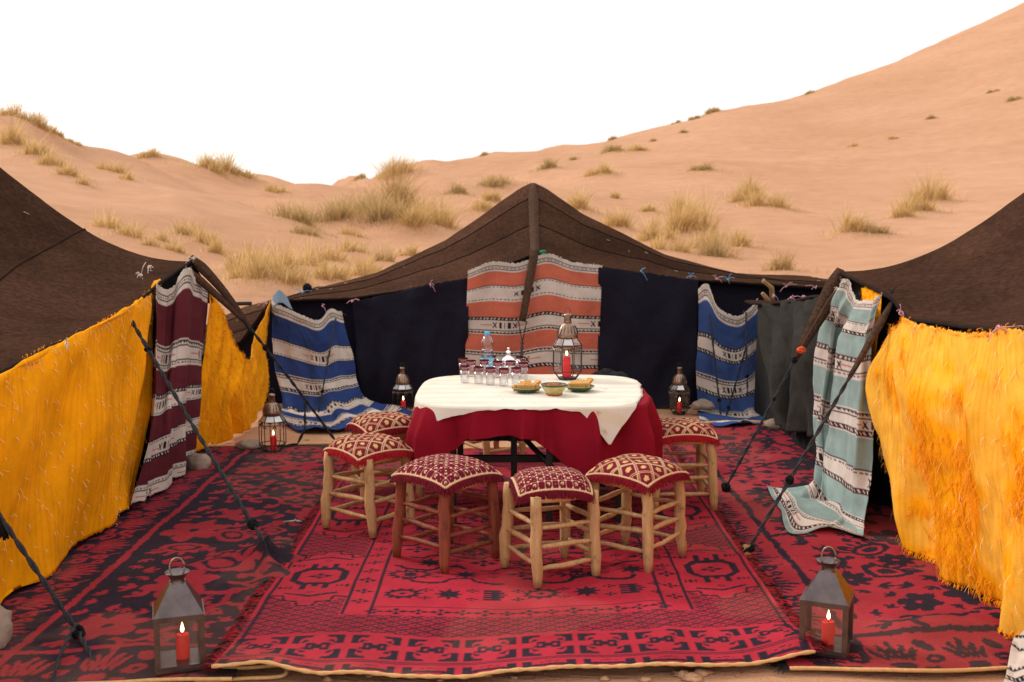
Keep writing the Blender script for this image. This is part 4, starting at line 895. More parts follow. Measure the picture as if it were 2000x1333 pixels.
for sx in (0, 1):
    mx = (lambda a: a) if sx == 0 else (lambda a: W0 - a)
    for (a0, wdt) in ((0.018, 0.010), (0.335, 0.011), (0.44, 0.009)):
        lm.rect(min(mx(a0), mx(a0 + wdt)), max(mx(a0), mx(a0 + wdt)), 0.10 if a0 < 0.1 else 0.54, L0 - (0.10 if a0 < 0.1 else 0.54))
    for k in range(20): lm.flower(mx(0.39), 0.70 + k * (L0 - 1.4) / 19, 0.028)
    lo_, hi_ = min(mx(0.03), mx(0.33)), max(mx(0.03), mx(0.33)); cc = (lo_ + hi_) / 2
    lm.lattice(lo_, hi_, 0.535, L0 - 0.535)
    for cb in (1.02, 1.98, 2.80):
        hh = 0.37
        lm.poly([(lo_, cb - hh + 0.10), (lo_ + 0.06, cb - hh + 0.05), (cc - 0.03, cb - hh), (cc + 0.03, cb - hh), (hi_ - 0.06, cb - hh + 0.05), (hi_, cb - hh + 0.10), (hi_, cb + hh - 0.10), (hi_ - 0.06, cb + hh - 0.05), (cc + 0.03, cb + hh), (cc - 0.03, cb + hh), (lo_ + 0.06, cb + hh - 0.05), (lo_, cb + hh - 0.10)], 0.0)
        for sy in (-1, 1):
            pts = [(lo_, cb + sy * (hh - 0.10)), (lo_ + 0.05, cb + sy * (hh - 0.10)), (lo_ + 0.06, cb + sy * (hh - 0.05)), (cc - 0.04, cb + sy * (hh - 0.04)), (cc - 0.03, cb + sy * hh), (cc + 0.03, cb + sy * hh), (cc + 0.04, cb + sy * (hh - 0.04)), (hi_ - 0.06, cb + sy * (hh - 0.05)), (hi_ - 0.05, cb + sy * (hh - 0.10)), (hi_, cb + sy * (hh - 0.10))]
            lm.line(pts, 0.012)
            lm.line([(cc - 0.10, cb + sy * 0.235), (cc, cb + sy * 0.275), (cc + 0.10, cb + sy * 0.235)], 0.017); lm.flower(cc, cb + sy * 0.225, 0.014)
            for ox in (-0.045, 0.0, 0.045): lm.rect(cc + ox - 0.012, cc + ox + 0.012, min(cb + sy * 0.10, cb + sy * (0.175 if ox else 0.14)), max(cb + sy * 0.10, cb + sy * (0.175 if ox else 0.14)))
            for ox in (-0.115, 0.115):
                for q in range(3): lm.rect(cc + ox - 0.028 + q * 0.022, cc + ox - 0.019 + q * 0.022, cb + sy * 0.15 - 0.018, cb + sy * 0.15 + 0.018)
                lm.rect(cc + ox - 0.028, cc + ox + 0.03, cb + sy * 0.15 - 0.005, cb + sy * 0.15 + 0.005)
        lm.poly([(cc - 0.115, cb - 0.06), (cc - 0.07, cb - 0.112), (cc + 0.07, cb - 0.112), (cc + 0.115, cb - 0.06), (cc + 0.115, cb + 0.06), (cc + 0.07, cb + 0.112), (cc - 0.07, cb + 0.112), (cc - 0.115, cb + 0.06)])
        lm.poly([(cc - 0.085, cb - 0.05), (cc - 0.055, cb - 0.085), (cc + 0.055, cb - 0.085), (cc + 0.085, cb - 0.05), (cc + 0.085, cb + 0.05), (cc + 0.055, cb + 0.085), (cc - 0.055, cb + 0.085), (cc - 0.085, cb + 0.05)], 0.0)
        lm.flower(cc, cb, 0.036)
# field: stars, toothed rings, stepped lines, medallions
fa0, fa1 = 0.47, W0 - 0.47
for bb in (0.79, L0 - 0.79):
    for k in range(6):
        a = fa0 + 0.08 + k * 0.186
        if k % 3 == 0: lm.star(a, bb, 0.088, 11, 0.70, 1.0, 0.8); lm.star(a, bb, 0.052, 11, 0.8, 0.0, 0.7); lm.star(a, bb, 0.02, 4, 0.6)
        elif k % 3 == 1: lm.star(a, bb, 0.066, 8, 0.5)
        else:
            for q in range(-2, 3): lm.rect(a - 0.05, a + 0.05 - 0.012 * abs(q), bb + q * 0.024 - 0.008, bb + q * 0.024 + 0.008)
            lm.rect(a - 0.015, a + 0.015, bb - 0.055, bb + 0.055)
        lm.flower(a + 0.093, bb + 0.045, 0.022); lm.flower(a + 0.093, bb - 0.05, 0.02)
for k in range(11):
    bb = 0.93 + k * 0.178
    pts = []
    for q in range(60): pts.append((fa0 + (fa1 - fa0) * q / 59, bb + 0.014 * sin(q * 0.45 + k) + (0.024 if (q + 3 * k) % 14 < 6 else 0)))
    if k % 2 == 0: lm.line(pts[4:27], 0.016); lm.line(pts[31:57], 0.022)
    else: lm.line(pts[1:18], 0.021); lm.line(pts[21:40], 0.015); lm.line(pts[43:59], 0.019)
    for q in range(5):
        a = fa0 + 0.09 + q * 0.235 + 0.07 * (k % 2)
        if (q + k) % 3 == 0: lm.star(a, bb + 0.098, 0.120, 14, 0.64, 1.0, 0.62); lm.star(a, bb + 0.098, 0.078, 14, 0.7, 0.0, 0.55); lm.star(a, bb + 0.098, 0.045, 8, 0.5)
        elif (q + k) % 3 == 1: lm.star(a, bb + 0.098, 0.066, 8, 0.48)
        else: lm.flower(a, bb + 0.098, 0.046)
        lm.flower(a + 0.118, bb + 0.125, 0.020); lm.flower(a + 0.118, bb + 0.06, 0.017)
rug0, X_, Y_, Z_ = lm.build('rug', -0.99, yf0, z0, RED, DARK, M['rug'], 61)
tag(rug0, 'bright red rug with dark geometric medallions and fret border under the stools', 'rug')
MB().tube(np.stack([X_[0], Y_[0] - 0.004, Z_[0] - 0.001], -1), 0.0065 + 0.0012 * np.sin(np.arange(len(X_[0])) * 0.7), 6).obj('binding', M['binding'], rug0)
MB().tube(np.stack([X_[-1], Y_[-1] + 0.006, Z_[-1] + 0.002], -1), 0.011, 6).obj('binding', M['binding'], rug0)
# turned-under front corner: the hem doubles back
cpts = np.array([PZ(432, 1306, 0.03), PZ(490, 1304, 0.032), PZ(548, 1300, 0.03), PZ(560, 1310, 0.022), PZ(545, 1322, 0.014), PZ(470, 1326, 0.012), PZ(380, 1333, 0.01)])
MB().tube(crm(cpts, np.linspace(0, 6, 40)), 0.0068, 6).obj('binding', M['binding'], rug0)
def side_fringe(X, Y, Z, j, sgn, seed):
    g = np.random.default_rng(seed); V = []; Fc = []
    for k in range(1100):
        i = g.integers(0, len(Y)); x, y, z = X[i, j], Y[i, j], Z[i, j]; L = g.uniform(0.02, 0.06); dy = g.normal(0, 0.018); b0 = len(V); wv = 0.003
        for q in (0, 0.5, 1):
            V += [(x + sgn * L * q, y + dy * q - wv, z + 0.006 * sin(q * pi) - 0.010 * q), (x + sgn * L * q, y + dy * q + wv, z + 0.006 * sin(q * pi) - 0.010 * q)]
        Fc += [(b0, b0+1, b0+3, b0+2), (b0+2, b0+3, b0+5, b0+4)]
    return V, np.array(Fc)
for (j, sg, m_) in ((0, -1, 'redyarn'), (-1, 1, 'redyarn')):
    for q, mm_ in ((0, m_), (1, 'blackyarn')):
        V, Fc = side_fringe(X_, Y_, Z_, j, sg, 7 + q); o = mesh_obj('side_fringe', V, Fc, M[mm_], rug0); o['kind'] = 'stuff'
# two floral rugs of one pattern, one the reverse face of the other
def floral(w, l, seed, mirror):
    lf = Loom(w, l, CELL); g = np.random.default_rng(seed); mx = (lambda a: w - a) if mirror else (lambda a: a)
    sg = -1 if mirror else 1
    lf.rect(min(mx(0.268), mx(0.302)), max(mx(0.268), mx(0.302)), 0.10, l - 0.05)
    lf.rect(0, w, 0.285, 0.315)
    b = 0.05; k = 0
    while b < l:                                              # border: palmettes and blossoms in turn
        if k % 2 == 0:
            for q in range(-3, 4): lf.ell(mx(0.135) + sg * 0.012 * (3 - abs(q)), b + 0.085 + q * 0.030, 0.085 - 0.010 * abs(q), 0.0125, sg * q * 0.16)
            lf.ell(mx(0.05), b + 0.085, 0.035, 0.05); lf.ell(mx(0.05), b + 0.085, 0.014, 0.02, 0, 0.0)
        else:
            for (oa, ob_, r_) in ((0.10, 0.05, 0.040), (0.17, 0.10, 0.042), (0.08, 0.13, 0.036), (0.19, 0.03, 0.030)): lf.ell(mx(oa), b + ob_, r_, r_ * 0.8, g.uniform(0, 3)); lf.ell(mx(oa), b + ob_, r_ * 0.3, r_ * 0.28, 0, 0.0)
            lf.line([(mx(0.02), b + 0.01), (mx(0.12), b + 0.09), (mx(0.24), b + 0.15)], 0.014)
        b += 0.185; k += 1
    a_ = 0.05
    while a_ < w:                                             # end border along the near edge
        for q in range(-2, 3): lf.ell(mx(a_ + 0.08 + q * 0.030), 0.14 + 0.014 * (2 - abs(q)), 0.0135, 0.085 - 0.012 * abs(q), -q * 0.16)
        lf.ell(mx(a_ + 0.08), 0.035, 0.045, 0.028); lf.ell(mx(a_ + 0.20), 0.09, 0.04, 0.034, 0.4); lf.ell(mx(a_ + 0.20), 0.09, 0.012, 0.012, 0, 0.0); lf.ell(mx(a_ + 0.205), 0.20, 0.028, 0.05, 0.3); lf.ell(mx(a_ + 0.17), 0.02, 0.03, 0.012)
        a_ += 0.26
    pts = []
    for t in range(9000):                                     # field: blossoms, curled stems and leaves kept apart
        a, b_ = g.uniform(0.36, w + 0.05), g.uniform(0.36, l + 0.05); r = g.choice([0.15, 0.12, 0.09, 0.06, 0.042], p=[0.25, 0.25, 0.2, 0.15, 0.15])
        if a - r < 0.325: continue
        if all(hypot(a - p[0], b_ - p[1]) > 0.80 * (r + p[2]) for p in pts): pts.append((a, b_, r))
    for (a, b_, r) in pts:
        q = g.uniform(0, 2 * pi); a = mx(a); kind = g.integers(0, 4)
        if r > 0.08:
            if kind == 0: lf.rosette(a, b_, r, 8, q)
            elif kind == 1: lf.rosette(a, b_, r, 6, q)
            elif kind == 2:
                lf.ell(a, b_, r, r * 0.62, q, 1.0, 0.42); lf.ell(a, b_, r * 0.42, r * 0.26, q)
                for e in range(5): f_ = q + 0.5 + e * 0.5; lf.ell(a + r * 0.95 * cos(f_), b_ + r * 0.8 * sin(f_), r * 0.25, r * 0.12, f_)
            else:
                arc = [(a + r * (1 - 0.10 * e) * cos(q + e * 0.55), b_ + r * (1 - 0.10 * e) * sin(q + e * 0.55)) for e in range(9)]
                lf.line(arc, 0.030); lf.ell(arc[-1][0], arc[-1][1], 0.030, 0.024, q)
                for e in (1, 3, 5): f_ = q + e * 0.55 + 0.6; lf.ell(arc[e][0] + 0.05 * cos(f_), arc[e][1] + 0.05 * sin(f_), 0.05, 0.018, f_)
        else:
            for e in range(3): f_ = q + (e - 1) * 0.8; lf.ell(a + r * 0.5 * cos(f_), b_ + r * 0.5 * sin(f_), r * 0.65, r * 0.24, f_)
    warp = (2 * CELL * fbm(lf.a * 25, lf.b * 25, seed, 2)); jj = np.clip(np.round((lf.a + warp) / w * lf.nx), 0, lf.nx).astype(int); ii = np.clip(np.round((lf.b + warp[::-1]) / l * lf.ny), 0, lf.ny).astype(int)
    lf.D = lf.D[ii, jj]
    return lf
lfL = floral(1.12, 3.92, 5, False); lfL.D = 1 - lfL.D
rugL, X_, Y_, Z_ = lfL.build('rug', -2.04, lambda X: 3.515 - 0.10 * np.clip(-1.2 - X, 0, 1), zLr, RED2, DARK, M['rug'], 62)
tag(rugL, 'dark rug with red flowers spread below the flat yellow cloth', 'rug')
MB().tube(np.stack([X_[0], Y_[0] - 0.004, Z_[0]], -1), 0.0068, 6).obj('binding', M['binding'], rugL); MB().tube(np.stack([X_[-1], Y_[-1] + 0.006, Z_[-1] + 0.002], -1), 0.011, 6).obj('binding', M['binding'], rugL)
V, Fc = side_fringe(X_, Y_, Z_, 0, -1, 17); o = mesh_obj('side_fringe', V, Fc, M['redyarn'], rugL); o['kind'] = 'stuff'
V, Fc = side_fringe(X_, Y_, Z_, 0, -1, 18); o = mesh_obj('side_fringe', V, Fc, M['blackyarn'], rugL); o['kind'] = 'stuff'
lfR = floral(1.30, 4.42, 23, False)
rugR, X_, Y_, Z_ = lfR.build('rug', 0.94, lambda X: 3.60 + 0.02 * np.sin(X * 8), zRr, RED2 * 1.08, DARK, M['rug'], 63)
tag(rugR, 'red rug with dark flowers spread below the shaggy yellow cloth', 'rug')
MB().tube(np.stack([X_[0], Y_[0] - 0.004, Z_[0]], -1), 0.0068, 6).obj('binding', M['binding'], rugR); MB().tube(np.stack([X_[-1], Y_[-1] + 0.006, Z_[-1] + 0.004], -1), 0.016, 6).obj('binding', M['binding'], rugR)
V, Fc = side_fringe(X_, Y_, Z_, 0, -1, 27); o = mesh_obj('side_fringe', V, Fc, M['blackyarn'], rugR); o['kind'] = 'stuff'

# ------------------------------------------------------------------ stools
def make_stool(mat, seed, size=0.285, height=0.372):
    g = np.random.default_rng(seed); root = empty('stool'); h = size / 2; legs = []
    for (sx, sy) in ((-1, -1), (1, -1), (1, 1), (-1, 1)):
        top = np.array([sx * h * 0.93, sy * h * 0.93, height]); foot = np.array([sx * h * 1.03, sy * h * 1.03, 0.0]) + [g.normal(0, 0.005), g.normal(0, 0.005), 0]
        t = np.linspace(0, 1, 9)[:, None]; P = foot * (1 - t) + top * t; P[1:-1, :2] += g.normal(0, 0.0022, (7, 2))
        r = 0.0245 * np.array([0.72, 0.9, 1, 1.03, 1, 1.02, 1.0, 0.98, 0.97]) * g.uniform(0.95, 1.05)
        MB().tube(P, r, 10).obj('leg', mat, root); legs.append((foot, top))
    for side in range(4):
        a, b = legs[side], legs[(side + 1) % 4]
        for k, f_ in enumerate((0.22, 0.43, 0.64)):
            f1 = f_ + (0.05 if side % 2 else 0) + g.normal(0, 0.012); f2 = f_ + (0.05 if side % 2 else 0) + g.normal(0, 0.018)
            p = a[0] * (1 - f1) + a[1] * f1; q = b[0] * (1 - f2) + b[1] * f2; t = np.linspace(0, 1, 6)[:, None]; P = p * (1 - t) + q * t; P[1:-1] += g.normal(0, 0.002, (4, 3))
            MB().tube(P, 0.0108 * np.array([0.7, 0.95, 1.05, 1.1, 0.95, 0.7]) * g.uniform(0.9, 1.1), 7).obj('rung', mat, root)
    st = MB()
    for k in range(9): y = -h * 0.9 + k * h * 1.8 / 8; st.tube([(-h * 0.95, y, height - 0.012), (0, y, height - 0.018), (h * 0.95, y, height - 0.012)], 0.017, 6)
    o = st.obj('woven_seat', M['binding'], root)
    return root
S_A, S_B, S_R = make_stool(M['wood'], 3), make_stool(M['wood'], 8), make_stool(M['redwood'], 5, 0.30)
MAROON = np.array([0.135, 0.008, 0.018]); CREAM = lin(206, 178, 134) * 0.92; ROSE = lin(214, 150, 138)
def cushion_mesh(kind, size, seed):
    n = 96; q = np.linspace(-1, 1, n + 1); x, y = np.meshgrid(q, q)
    C = np.empty(x.shape + (3,)); C[:] = MAROON * (1.0 if kind == 'small' else 1.25)
    if kind == 'lattice':
        u = (x + y) * 1.75 + 0.5; v = (x - y) * 1.75 + 0.5
        fu, fv = u - np.floor(u), v - np.floor(v); eu, ev = np.minimum(fu, 1 - fu), np.minimum(fv, 1 - fv); e = np.minimum(eu, ev)
        C[(e < 0.088)] = CREAM; C[(e < 0.030)] = MAROON * 1.6
        jn = (eu < 0.09) & (ev < 0.09); C[jn] = CREAM; C[(eu < 0.05) & (ev < 0.05)] = MAROON
        px_, py_ = (fu - 0.5 + fv - 0.5), (fu - 0.5 - (fv - 0.5))       # along x and y inside a diamond
        py2 = py_ * 1.0; stem = (np.abs(px_) < 0.045) & (py2 > -0.30) & (py2 < 0.26)
        lobes = ((px_ / 0.10)**2 + ((py2 - 0.14) / 0.19)**2 < 1) | (((np.abs(px_) - 0.16) / 0.085)**2 + ((py2 - 0.06 - 0.5 * (np.abs(px_) - 0.16)) / 0.13)**2 < 1) | ((np.abs(px_) < 0.20) & (np.abs(py2 + 0.10) < 0.045)) | (((np.abs(px_) - 0.10) / 0.09)**2 + ((py2 + 0.22) / 0.06)**2 < 1)
        C[(stem | lobes) & (e > 0.16)] = CREAM * np.array([1, 0.93, 0.72])
    else:
        p = 11.0; u = (x + 1) / 2 * p; v = (y + 1) / 2 * p; fu, fv = u - np.floor(u), v - np.floor(v); eu, ev = np.minimum(fu, 1 - fu), np.minimum(fv, 1 - fv)
        C[(np.minimum(eu, ev) < 0.045)] = ROSE * 0.6; C[(eu**2 + ev**2) < 0.15**2] = lin(226, 176, 160)
        odd = (np.floor(u) + np.floor(v)) % 2 == 0
        m = ((fu - 0.5)**2 / 0.24**2 + (fv - 0.52)**2 / 0.22**2 < 1) & ((fu - 0.46)**2 + (fv - 0.44)**2 > 0.115**2) & (np.abs(fu - 0.5) + np.abs(fv - 0.5) > 0.09); C[m & odd] = CREAM
        C[(~odd) & ((fu - 0.5)**2 + (fv - 0.5)**2 < 0.05**2)] = CREAM * 0.7
    h = size / 2; hw = lambda s: 1 - 0.055 * (1 - s * s)
    rd_ = 1 - 0.085 * (np.abs(x) * np.abs(y))**2.2
    Xc, Yc = x * h * hw(y) * rd_, y * h * hw(x) * rd_
    g = np.random.default_rng(seed)
    puff = ((1 - np.abs(x)**3.2) * (1 - np.abs(y)**3.2))**0.55
    Zt = 0.030 + 0.046 * puff * (1 + 0.20 * fbm(x * 1.4, y * 1.4, seed, 2)) - 0.020 * (x * x * y * y) - 0.012 * np.exp(-(x * x + y * y) / 0.05) - 0.006 * (x**4 + y**4)
    Zb = 0.030 - 0.026 * puff - 0.022 * (x * x * y * y) - 0.006 * (x**4 + y**4)
    Zb = np.maximum(Zb, np.where((np.abs(x) < 0.8) & (np.abs(y) < 0.8), 0.002, -1))
    V = np.concatenate([np.stack([Xc, Yc, Zt], -1).reshape(-1, 3), np.stack([Xc, Yc, Zb - 0.0005], -1).reshape(-1, 3)])
    f = grid_faces(n, n); F2 = f[:, ::-1] + (n + 1)**2
    Cb = np.empty_like(C); Cb[:] = MAROON
    edge = [(0, j) for j in range(n)] + [(i, n) for i in range(n)] + [(n, j) for j in range(n, 0, -1)] + [(i, 0) for i in range(n, 0, -1)]
    ring = np.array([[Xc[i, j], Yc[i, j], Zt[i, j]] for i, j in edge])
    return V, np.concatenate([f, F2]), np.concatenate([C.reshape(-1, 3), Cb.reshape(-1, 3)]), ring
def make_cushion(kind, size, seed, fr):
    V, Fc, C, ring = cushion_mesh(kind, size, seed); root = empty('cushion')
    mesh_obj('pad', V, Fc, M['thin'], root, colors=C)
    pth = np.vstack([ring, ring[:1]]); pth[:, :2] *= 1.012
    MB().tube(pth, 0.0058 + 0.0012 * np.sin(np.arange(len(pth)) * 2.1), 6).obj('braid_trim', M['braid'], root)
    g = np.random.default_rng(seed); V = []; Fc = []
    for k in range(1500):
        i = g.integers(0, len(ring)); p = ring[i].copy(); nx_ = ring[(i + 1) % len(ring)] - ring[i - 1]; nx_ /= np.linalg.norm(nx_); o_ = np.array([nx_[1], -nx_[0], 0]); 
        L = g.uniform(0.022, 0.040); p = p + o_ * g.uniform(0, 0.008); b0 = len(V); dn = g.normal(0, 0.25)
        for q in (0, 0.5, 1):
            c = p + o_ * L * (0.55 * q - 0.15 * q * q) + nx_ * dn * L * q + np.array([0, 0, -L * (0.35 * q + 0.55 * q * q)]); wv = nx_ * 0.0022; V += [c - wv, c + wv]
        Fc += [(b0, b0+1, b0+3, b0+2), (b0+2, b0+3, b0+5, b0+4)]
    o = mesh_obj('fringe', V, np.array(Fc), M[fr], root); o['kind'] = 'stuff'
    return root
C_L1, C_L2 = make_cushion('lattice', 0.345, 3, 'darkredyarn'), make_cushion('lattice', 0.335, 6, 'redyarn')
C_S1, C_S2 = make_cushion('small', 0.365, 9, 'maroonyarn'), make_cushion('small', 0.325, 12, 'maroonyarn')
STOOLS = [  # x, y, rot, stool, cushion, cushion rot, stool label, cushion label
 (0.168, 4.715, 24, S_A, C_S2, 6, 'pale wood stool between the red-stained stool and a pale stool', 'fine-checked maroon cushion with pale braid on the stool beside the red-stained stool'),
 (-0.293, 4.900, 45, S_R, C_S1, 47, 'red-stained wood stool with dark reddish legs and rungs', 'fine-checked maroon cushion on the red-stained stool'),
 (0.560, 4.880, -38, S_B, C_L1, -40, 'pale wood stool before the low hanging corner of the white table cloth', 'diamond-patterned maroon cushion tilted on the stool by the white cloth corner'),
 (-0.712, 5.420, 52, S_A, C_L2, 40, 'pale wood stool beside the red-stained stool, with bright red fringed cushion', 'diamond-patterned cushion with thick bright red fringe beside the red-stained stool'),
 (-0.700, 6.060, 20, S_B, C_L1, 28, 'pale wood stool tucked behind another where the white cloth hangs', 'diamond-patterned maroon cushion half hidden behind another cushion and the white cloth'),
 (0.905, 5.880, 2, S_B, C_L2, 4, 'pale wood stool standing alone on the side nearest the teal striped cloth', 'diamond-patterned cushion with red fringe on the stool standing alone'),
 (-0.135, 7.080, 35, S_A, C_L1, 10, 'pale wood stool seen under the table between its black legs', 'maroon cushion on the stool behind the table'),
]
first = set()
for (x, y, rz, st_, cu, cr, l1, l2) in STOOLS:
    x, y = x * 0.982, y * 0.982
    z = max(floor_z(x + a, y + b) for a in (-.14, .14) for b in (-.14, .14)) - 0.004
    s_ = st_ if id(st_) not in first else copy_tree(st_)
    c_ = cu if id(cu) not in first else copy_tree(cu)
    first.add(id(st_)); first.add(id(cu))
    s_.location = (x, y, z); s_.rotation_euler = (0, 0, radians(rz)); tag(s_, l1, 'stool', 'stools around the table')
    c_.location = (x, y, z + 0.374); c_.rotation_euler = (0, 0, radians(cr)); tag(c_, l2, 'cushion', 'cushions on the stools')

# ------------------------------------------------------------------ table and cloths
TX, TYc, TH, TA, TB = 0.110, 5.78, 0.632, 0.572, 0.540
tz0 = floor_z(TX, TYc)
tab = empty('folding_table', (TX, TYc, 0)); tag(tab, 'low folding table with black steel legs under red and white cloths', 'table')
def r_out(q, n=4.3, a=TA, b=TB): return (np.abs(np.cos(q) / a)**n + np.abs(np.sin(q) / b)**n)**(-1 / n)
qq = np.linspace(0, 2 * pi, 64, endpoint=False); rr = r_out(qq)
m = MB(); m.add([(rr[k] * 0.985 * cos(qq[k]), rr[k] * 0.985 * sin(qq[k]), TH - 0.034) for k in range(64)] + [(rr[k] * 0.985 * cos(qq[k]), rr[k] * 0.985 * sin(qq[k]), TH - 0.008) for k in range(64)],
      [tuple(range(63, -1, -1)), tuple(range(64, 128))] + [(k, (k + 1) % 64, 64 + (k + 1) % 64, 64 + k) for k in range(64)])
m.obj('table_top', M['tablemetal'], tab)
for (lx, ly) in ((-0.40, -0.40), (0.07, -0.52 + 0.02), (0.40, 0.38), (-0.40, 0.38), (-0.10, -0.18), (0.42, -0.36)):
    MB().box(lx - 0.016, lx + 0.016, ly - 0.016, ly + 0.016, floor_z(TX + lx, TYc + ly) - 0.002, TH - 0.03).obj('leg', M['tablemetal'], tab, False)
MB().box(-0.42, 0.44, -0.20, -0.172, 0.30, 0.335).obj('cross_bar', M['tablemetal'], tab, False)
MB().tube([(-0.10, -0.19, 0.48), (0.12, -0.48, 0.30)], 0.014, 6).obj('brace', M['tablemetal'], tab)
MB().box(-0.42, 0.44, 0.36, 0.39, 0.30, 0.335).obj('cross_bar', M['tablemetal'], tab, False)
def drape(name, Rfun, base_col, mat, lift, seed, famp, nq=400, nr=80, flare=0.10, colfn=None, pleats=()):
    """a cloth laid on the table: flat to the rim, then hanging with folds; Rfun is its extent from the table centre"""
    q = np.linspace(0, 2 * pi, nq + 1); t = np.linspace(0, 1, nr + 1)
    Q, T_ = np.meshgrid(q, t); R0 = r_out(Q) + lift; R1 = Rfun(Q)
    k0 = np.minimum(R0, R1); half = 0.45
    R1 = R1 + 0.012 * fbm(Q * 9, Q * 0 + seed, seed, 3)
    k0 = np.minimum(R0, R1)
    Rr = np.where(T_ < half, T_ / half * k0, k0 + (T_ - half) / (1 - half) * (R1 - k0))
    drop = np.clip(Rr - R0, 0, None); g = np.random.default_rng(seed)
    fo = 0.35 * np.sin(9 * Q + 1.3) * np.sin(4 * Q)
    for k in range(26):                                      # pleats: narrow soft ridges that open towards the hem
        c0 = g.uniform(0, 2 * pi); wd_ = g.uniform(0.035, 0.13); dq = np.angle(np.exp(1j * (Q - c0 - 0.25 * g.normal() * np.clip(drop, 0, 0.4)))); fo = fo + g.choice([-0.9, 1.0]) * g.uniform(0.4, 1.0) * np.exp(-(np.abs(dq) / wd_)**1.4)
    for (deg, am, wd_) in pleats: dq = np.angle(np.exp(1j * (Q - radians(deg)))); fo = fo + am * np.exp(-np.abs(dq) / wd_)
    fo = np.clip(fo, -1.3, 1.5)
    rim = 0.02
    ho = R0 + np.where(drop < rim, drop * 0.8, rim * 0.8) * (drop > 0) + np.clip(drop - rim, 0, 1) * flare + famp * fo * np.clip(drop / 0.16, 0, 1)
    Rh = np.where(drop > 0, ho, Rr); Zc = TH + lift - np.clip(drop - 0.012, 0, None)
    Zc = Zc + np.where(drop > 0, 0, 0.0060 * np.abs(fbm(Rr * np.cos(Q) * 4 + seed, Rr * np.sin(Q) * 6, seed, 4)))
    X, Y = Rh * np.cos(Q), Rh * np.sin(Q)
    Cc = np.empty(X.shape + (3,)); Cc[:] = base_col
    if colfn is not None: Cc = colfn(Rr * np.cos(Q), Rr * np.sin(Q), Cc)
    o = mesh_obj(name, np.stack([X, Y, Zc], -1), grid_faces(nr, nq), mat, colors=Cc)
    sm = o.modifiers.new('thickness', 'SOLIDIFY'); sm.thickness = 0.003; sm.offset = -1
    o.location = (TX, TYc, 0); return o
def polar_ext(pts):
    """extent by angle from (degrees, metres beyond the rim)"""
    a = np.radians([p[0] for p in pts]); v = np.array([p[1] for p in pts]); a = np.concatenate([a - 2*pi, a, a + 2*pi]); v = np.tile(v, 3)
    return lambda Q: r_out(Q) + np.interp(Q, a, v)
red_ext = polar_ext([(0, 0.40), (40, 0.38), (90, 0.30), (140, 0.34), (180, 0.27), (205, 0.30), (216, 0.36), (224, 0.34), (232, 0.24), (240, 0.165), (255, 0.150), (268, 0.165), (274, 0.20), (282, 0.27), (290, 0.34), (300, 0.375), (312, 0.40), (330, 0.42), (345, 0.42)])
oc = drape('tablecloth', red_ext, np.array([0.235, 0.007, 0.019]), M['thin'], 0.006, 31, 0.058, nr=90, pleats=((222, 1.3, 0.06), (233, -1.2, 0.07), (243, 1.2, 0.05), (256, -0.6, 0.06), (264, 1.4, 0.05), (276, -0.9, 0.08), (296, 1.4, 0.05), (308, -1.0, 0.07), (320, 1.2, 0.06), (335, -1.0, 0.06), (345, 1.1, 0.06)))
tag(oc, 'plain crimson tablecloth draped with uneven hem over the table', 'tablecloth')
poly = [(-0.56, 0.57), (0.30, 0.585), (0.585, 0.52), (0.590, 0.22), (0.555, -0.18), (0.445, -0.712), (0.22, -0.585), (0.05, -0.572), (-0.36, -0.580), (-0.50, -0.57), (-0.67, -0.47), (-0.735, -0.20), (-0.70, 0.10), (-0.62, 0.45)]
def white_ext(Q):
    out = np.full(Q.shape, 9.0); d0, d1 = np.cos(Q), np.sin(Q)
    n = len(poly); best = np.zeros(Q.shape)
    for i in range(n):
        x1, y1 = poly[i]; x2, y2 = poly[(i + 1) % n]; ex, ey = x2 - x1, y2 - y1
        den = d0 * ey - d1 * ex; tt = (x1 * ey - y1 * ex) / np.where(np.abs(den) < 1e-9, 1e-9, den); u = (x1 * d1 - y1 * d0) / np.where(np.abs(den) < 1e-9, 1e-9, den)
        ok = (tt > 0) & (u >= -1e-6) & (u <= 1 + 1e-6); best = np.where(ok, np.maximum(best, tt), best)
    return best
def white_col(x, y, C):
    b = np.mod(y + 0.06 * fbm(x * 1.5, y * 1.5, 5, 2), 0.16) < 0.05; C[b] = C[b] * np.array([0.98, 0.92, 0.82])
    sp = (vnoise(x * 13, y * 26, 8) > 0.44) & (vnoise(x * 60, y * 60, 9) > -0.1); C[sp] = C[sp] * np.array([0.80, 0.55, 0.48]); return C
oc = drape('tablecloth', white_ext, np.array([0.72, 0.665, 0.585]), M['thin'], 0.014, 37, 0.016, flare=0.14, colfn=white_col)
tag(oc, 'cream white cloth spread over the crimson tablecloth with two drooping corners', 'tablecloth')
TT = TH + 0.0185
def tp(px, py): p = PZ(px, py, TT); return (float(p[0]), float(p[1]), TT)

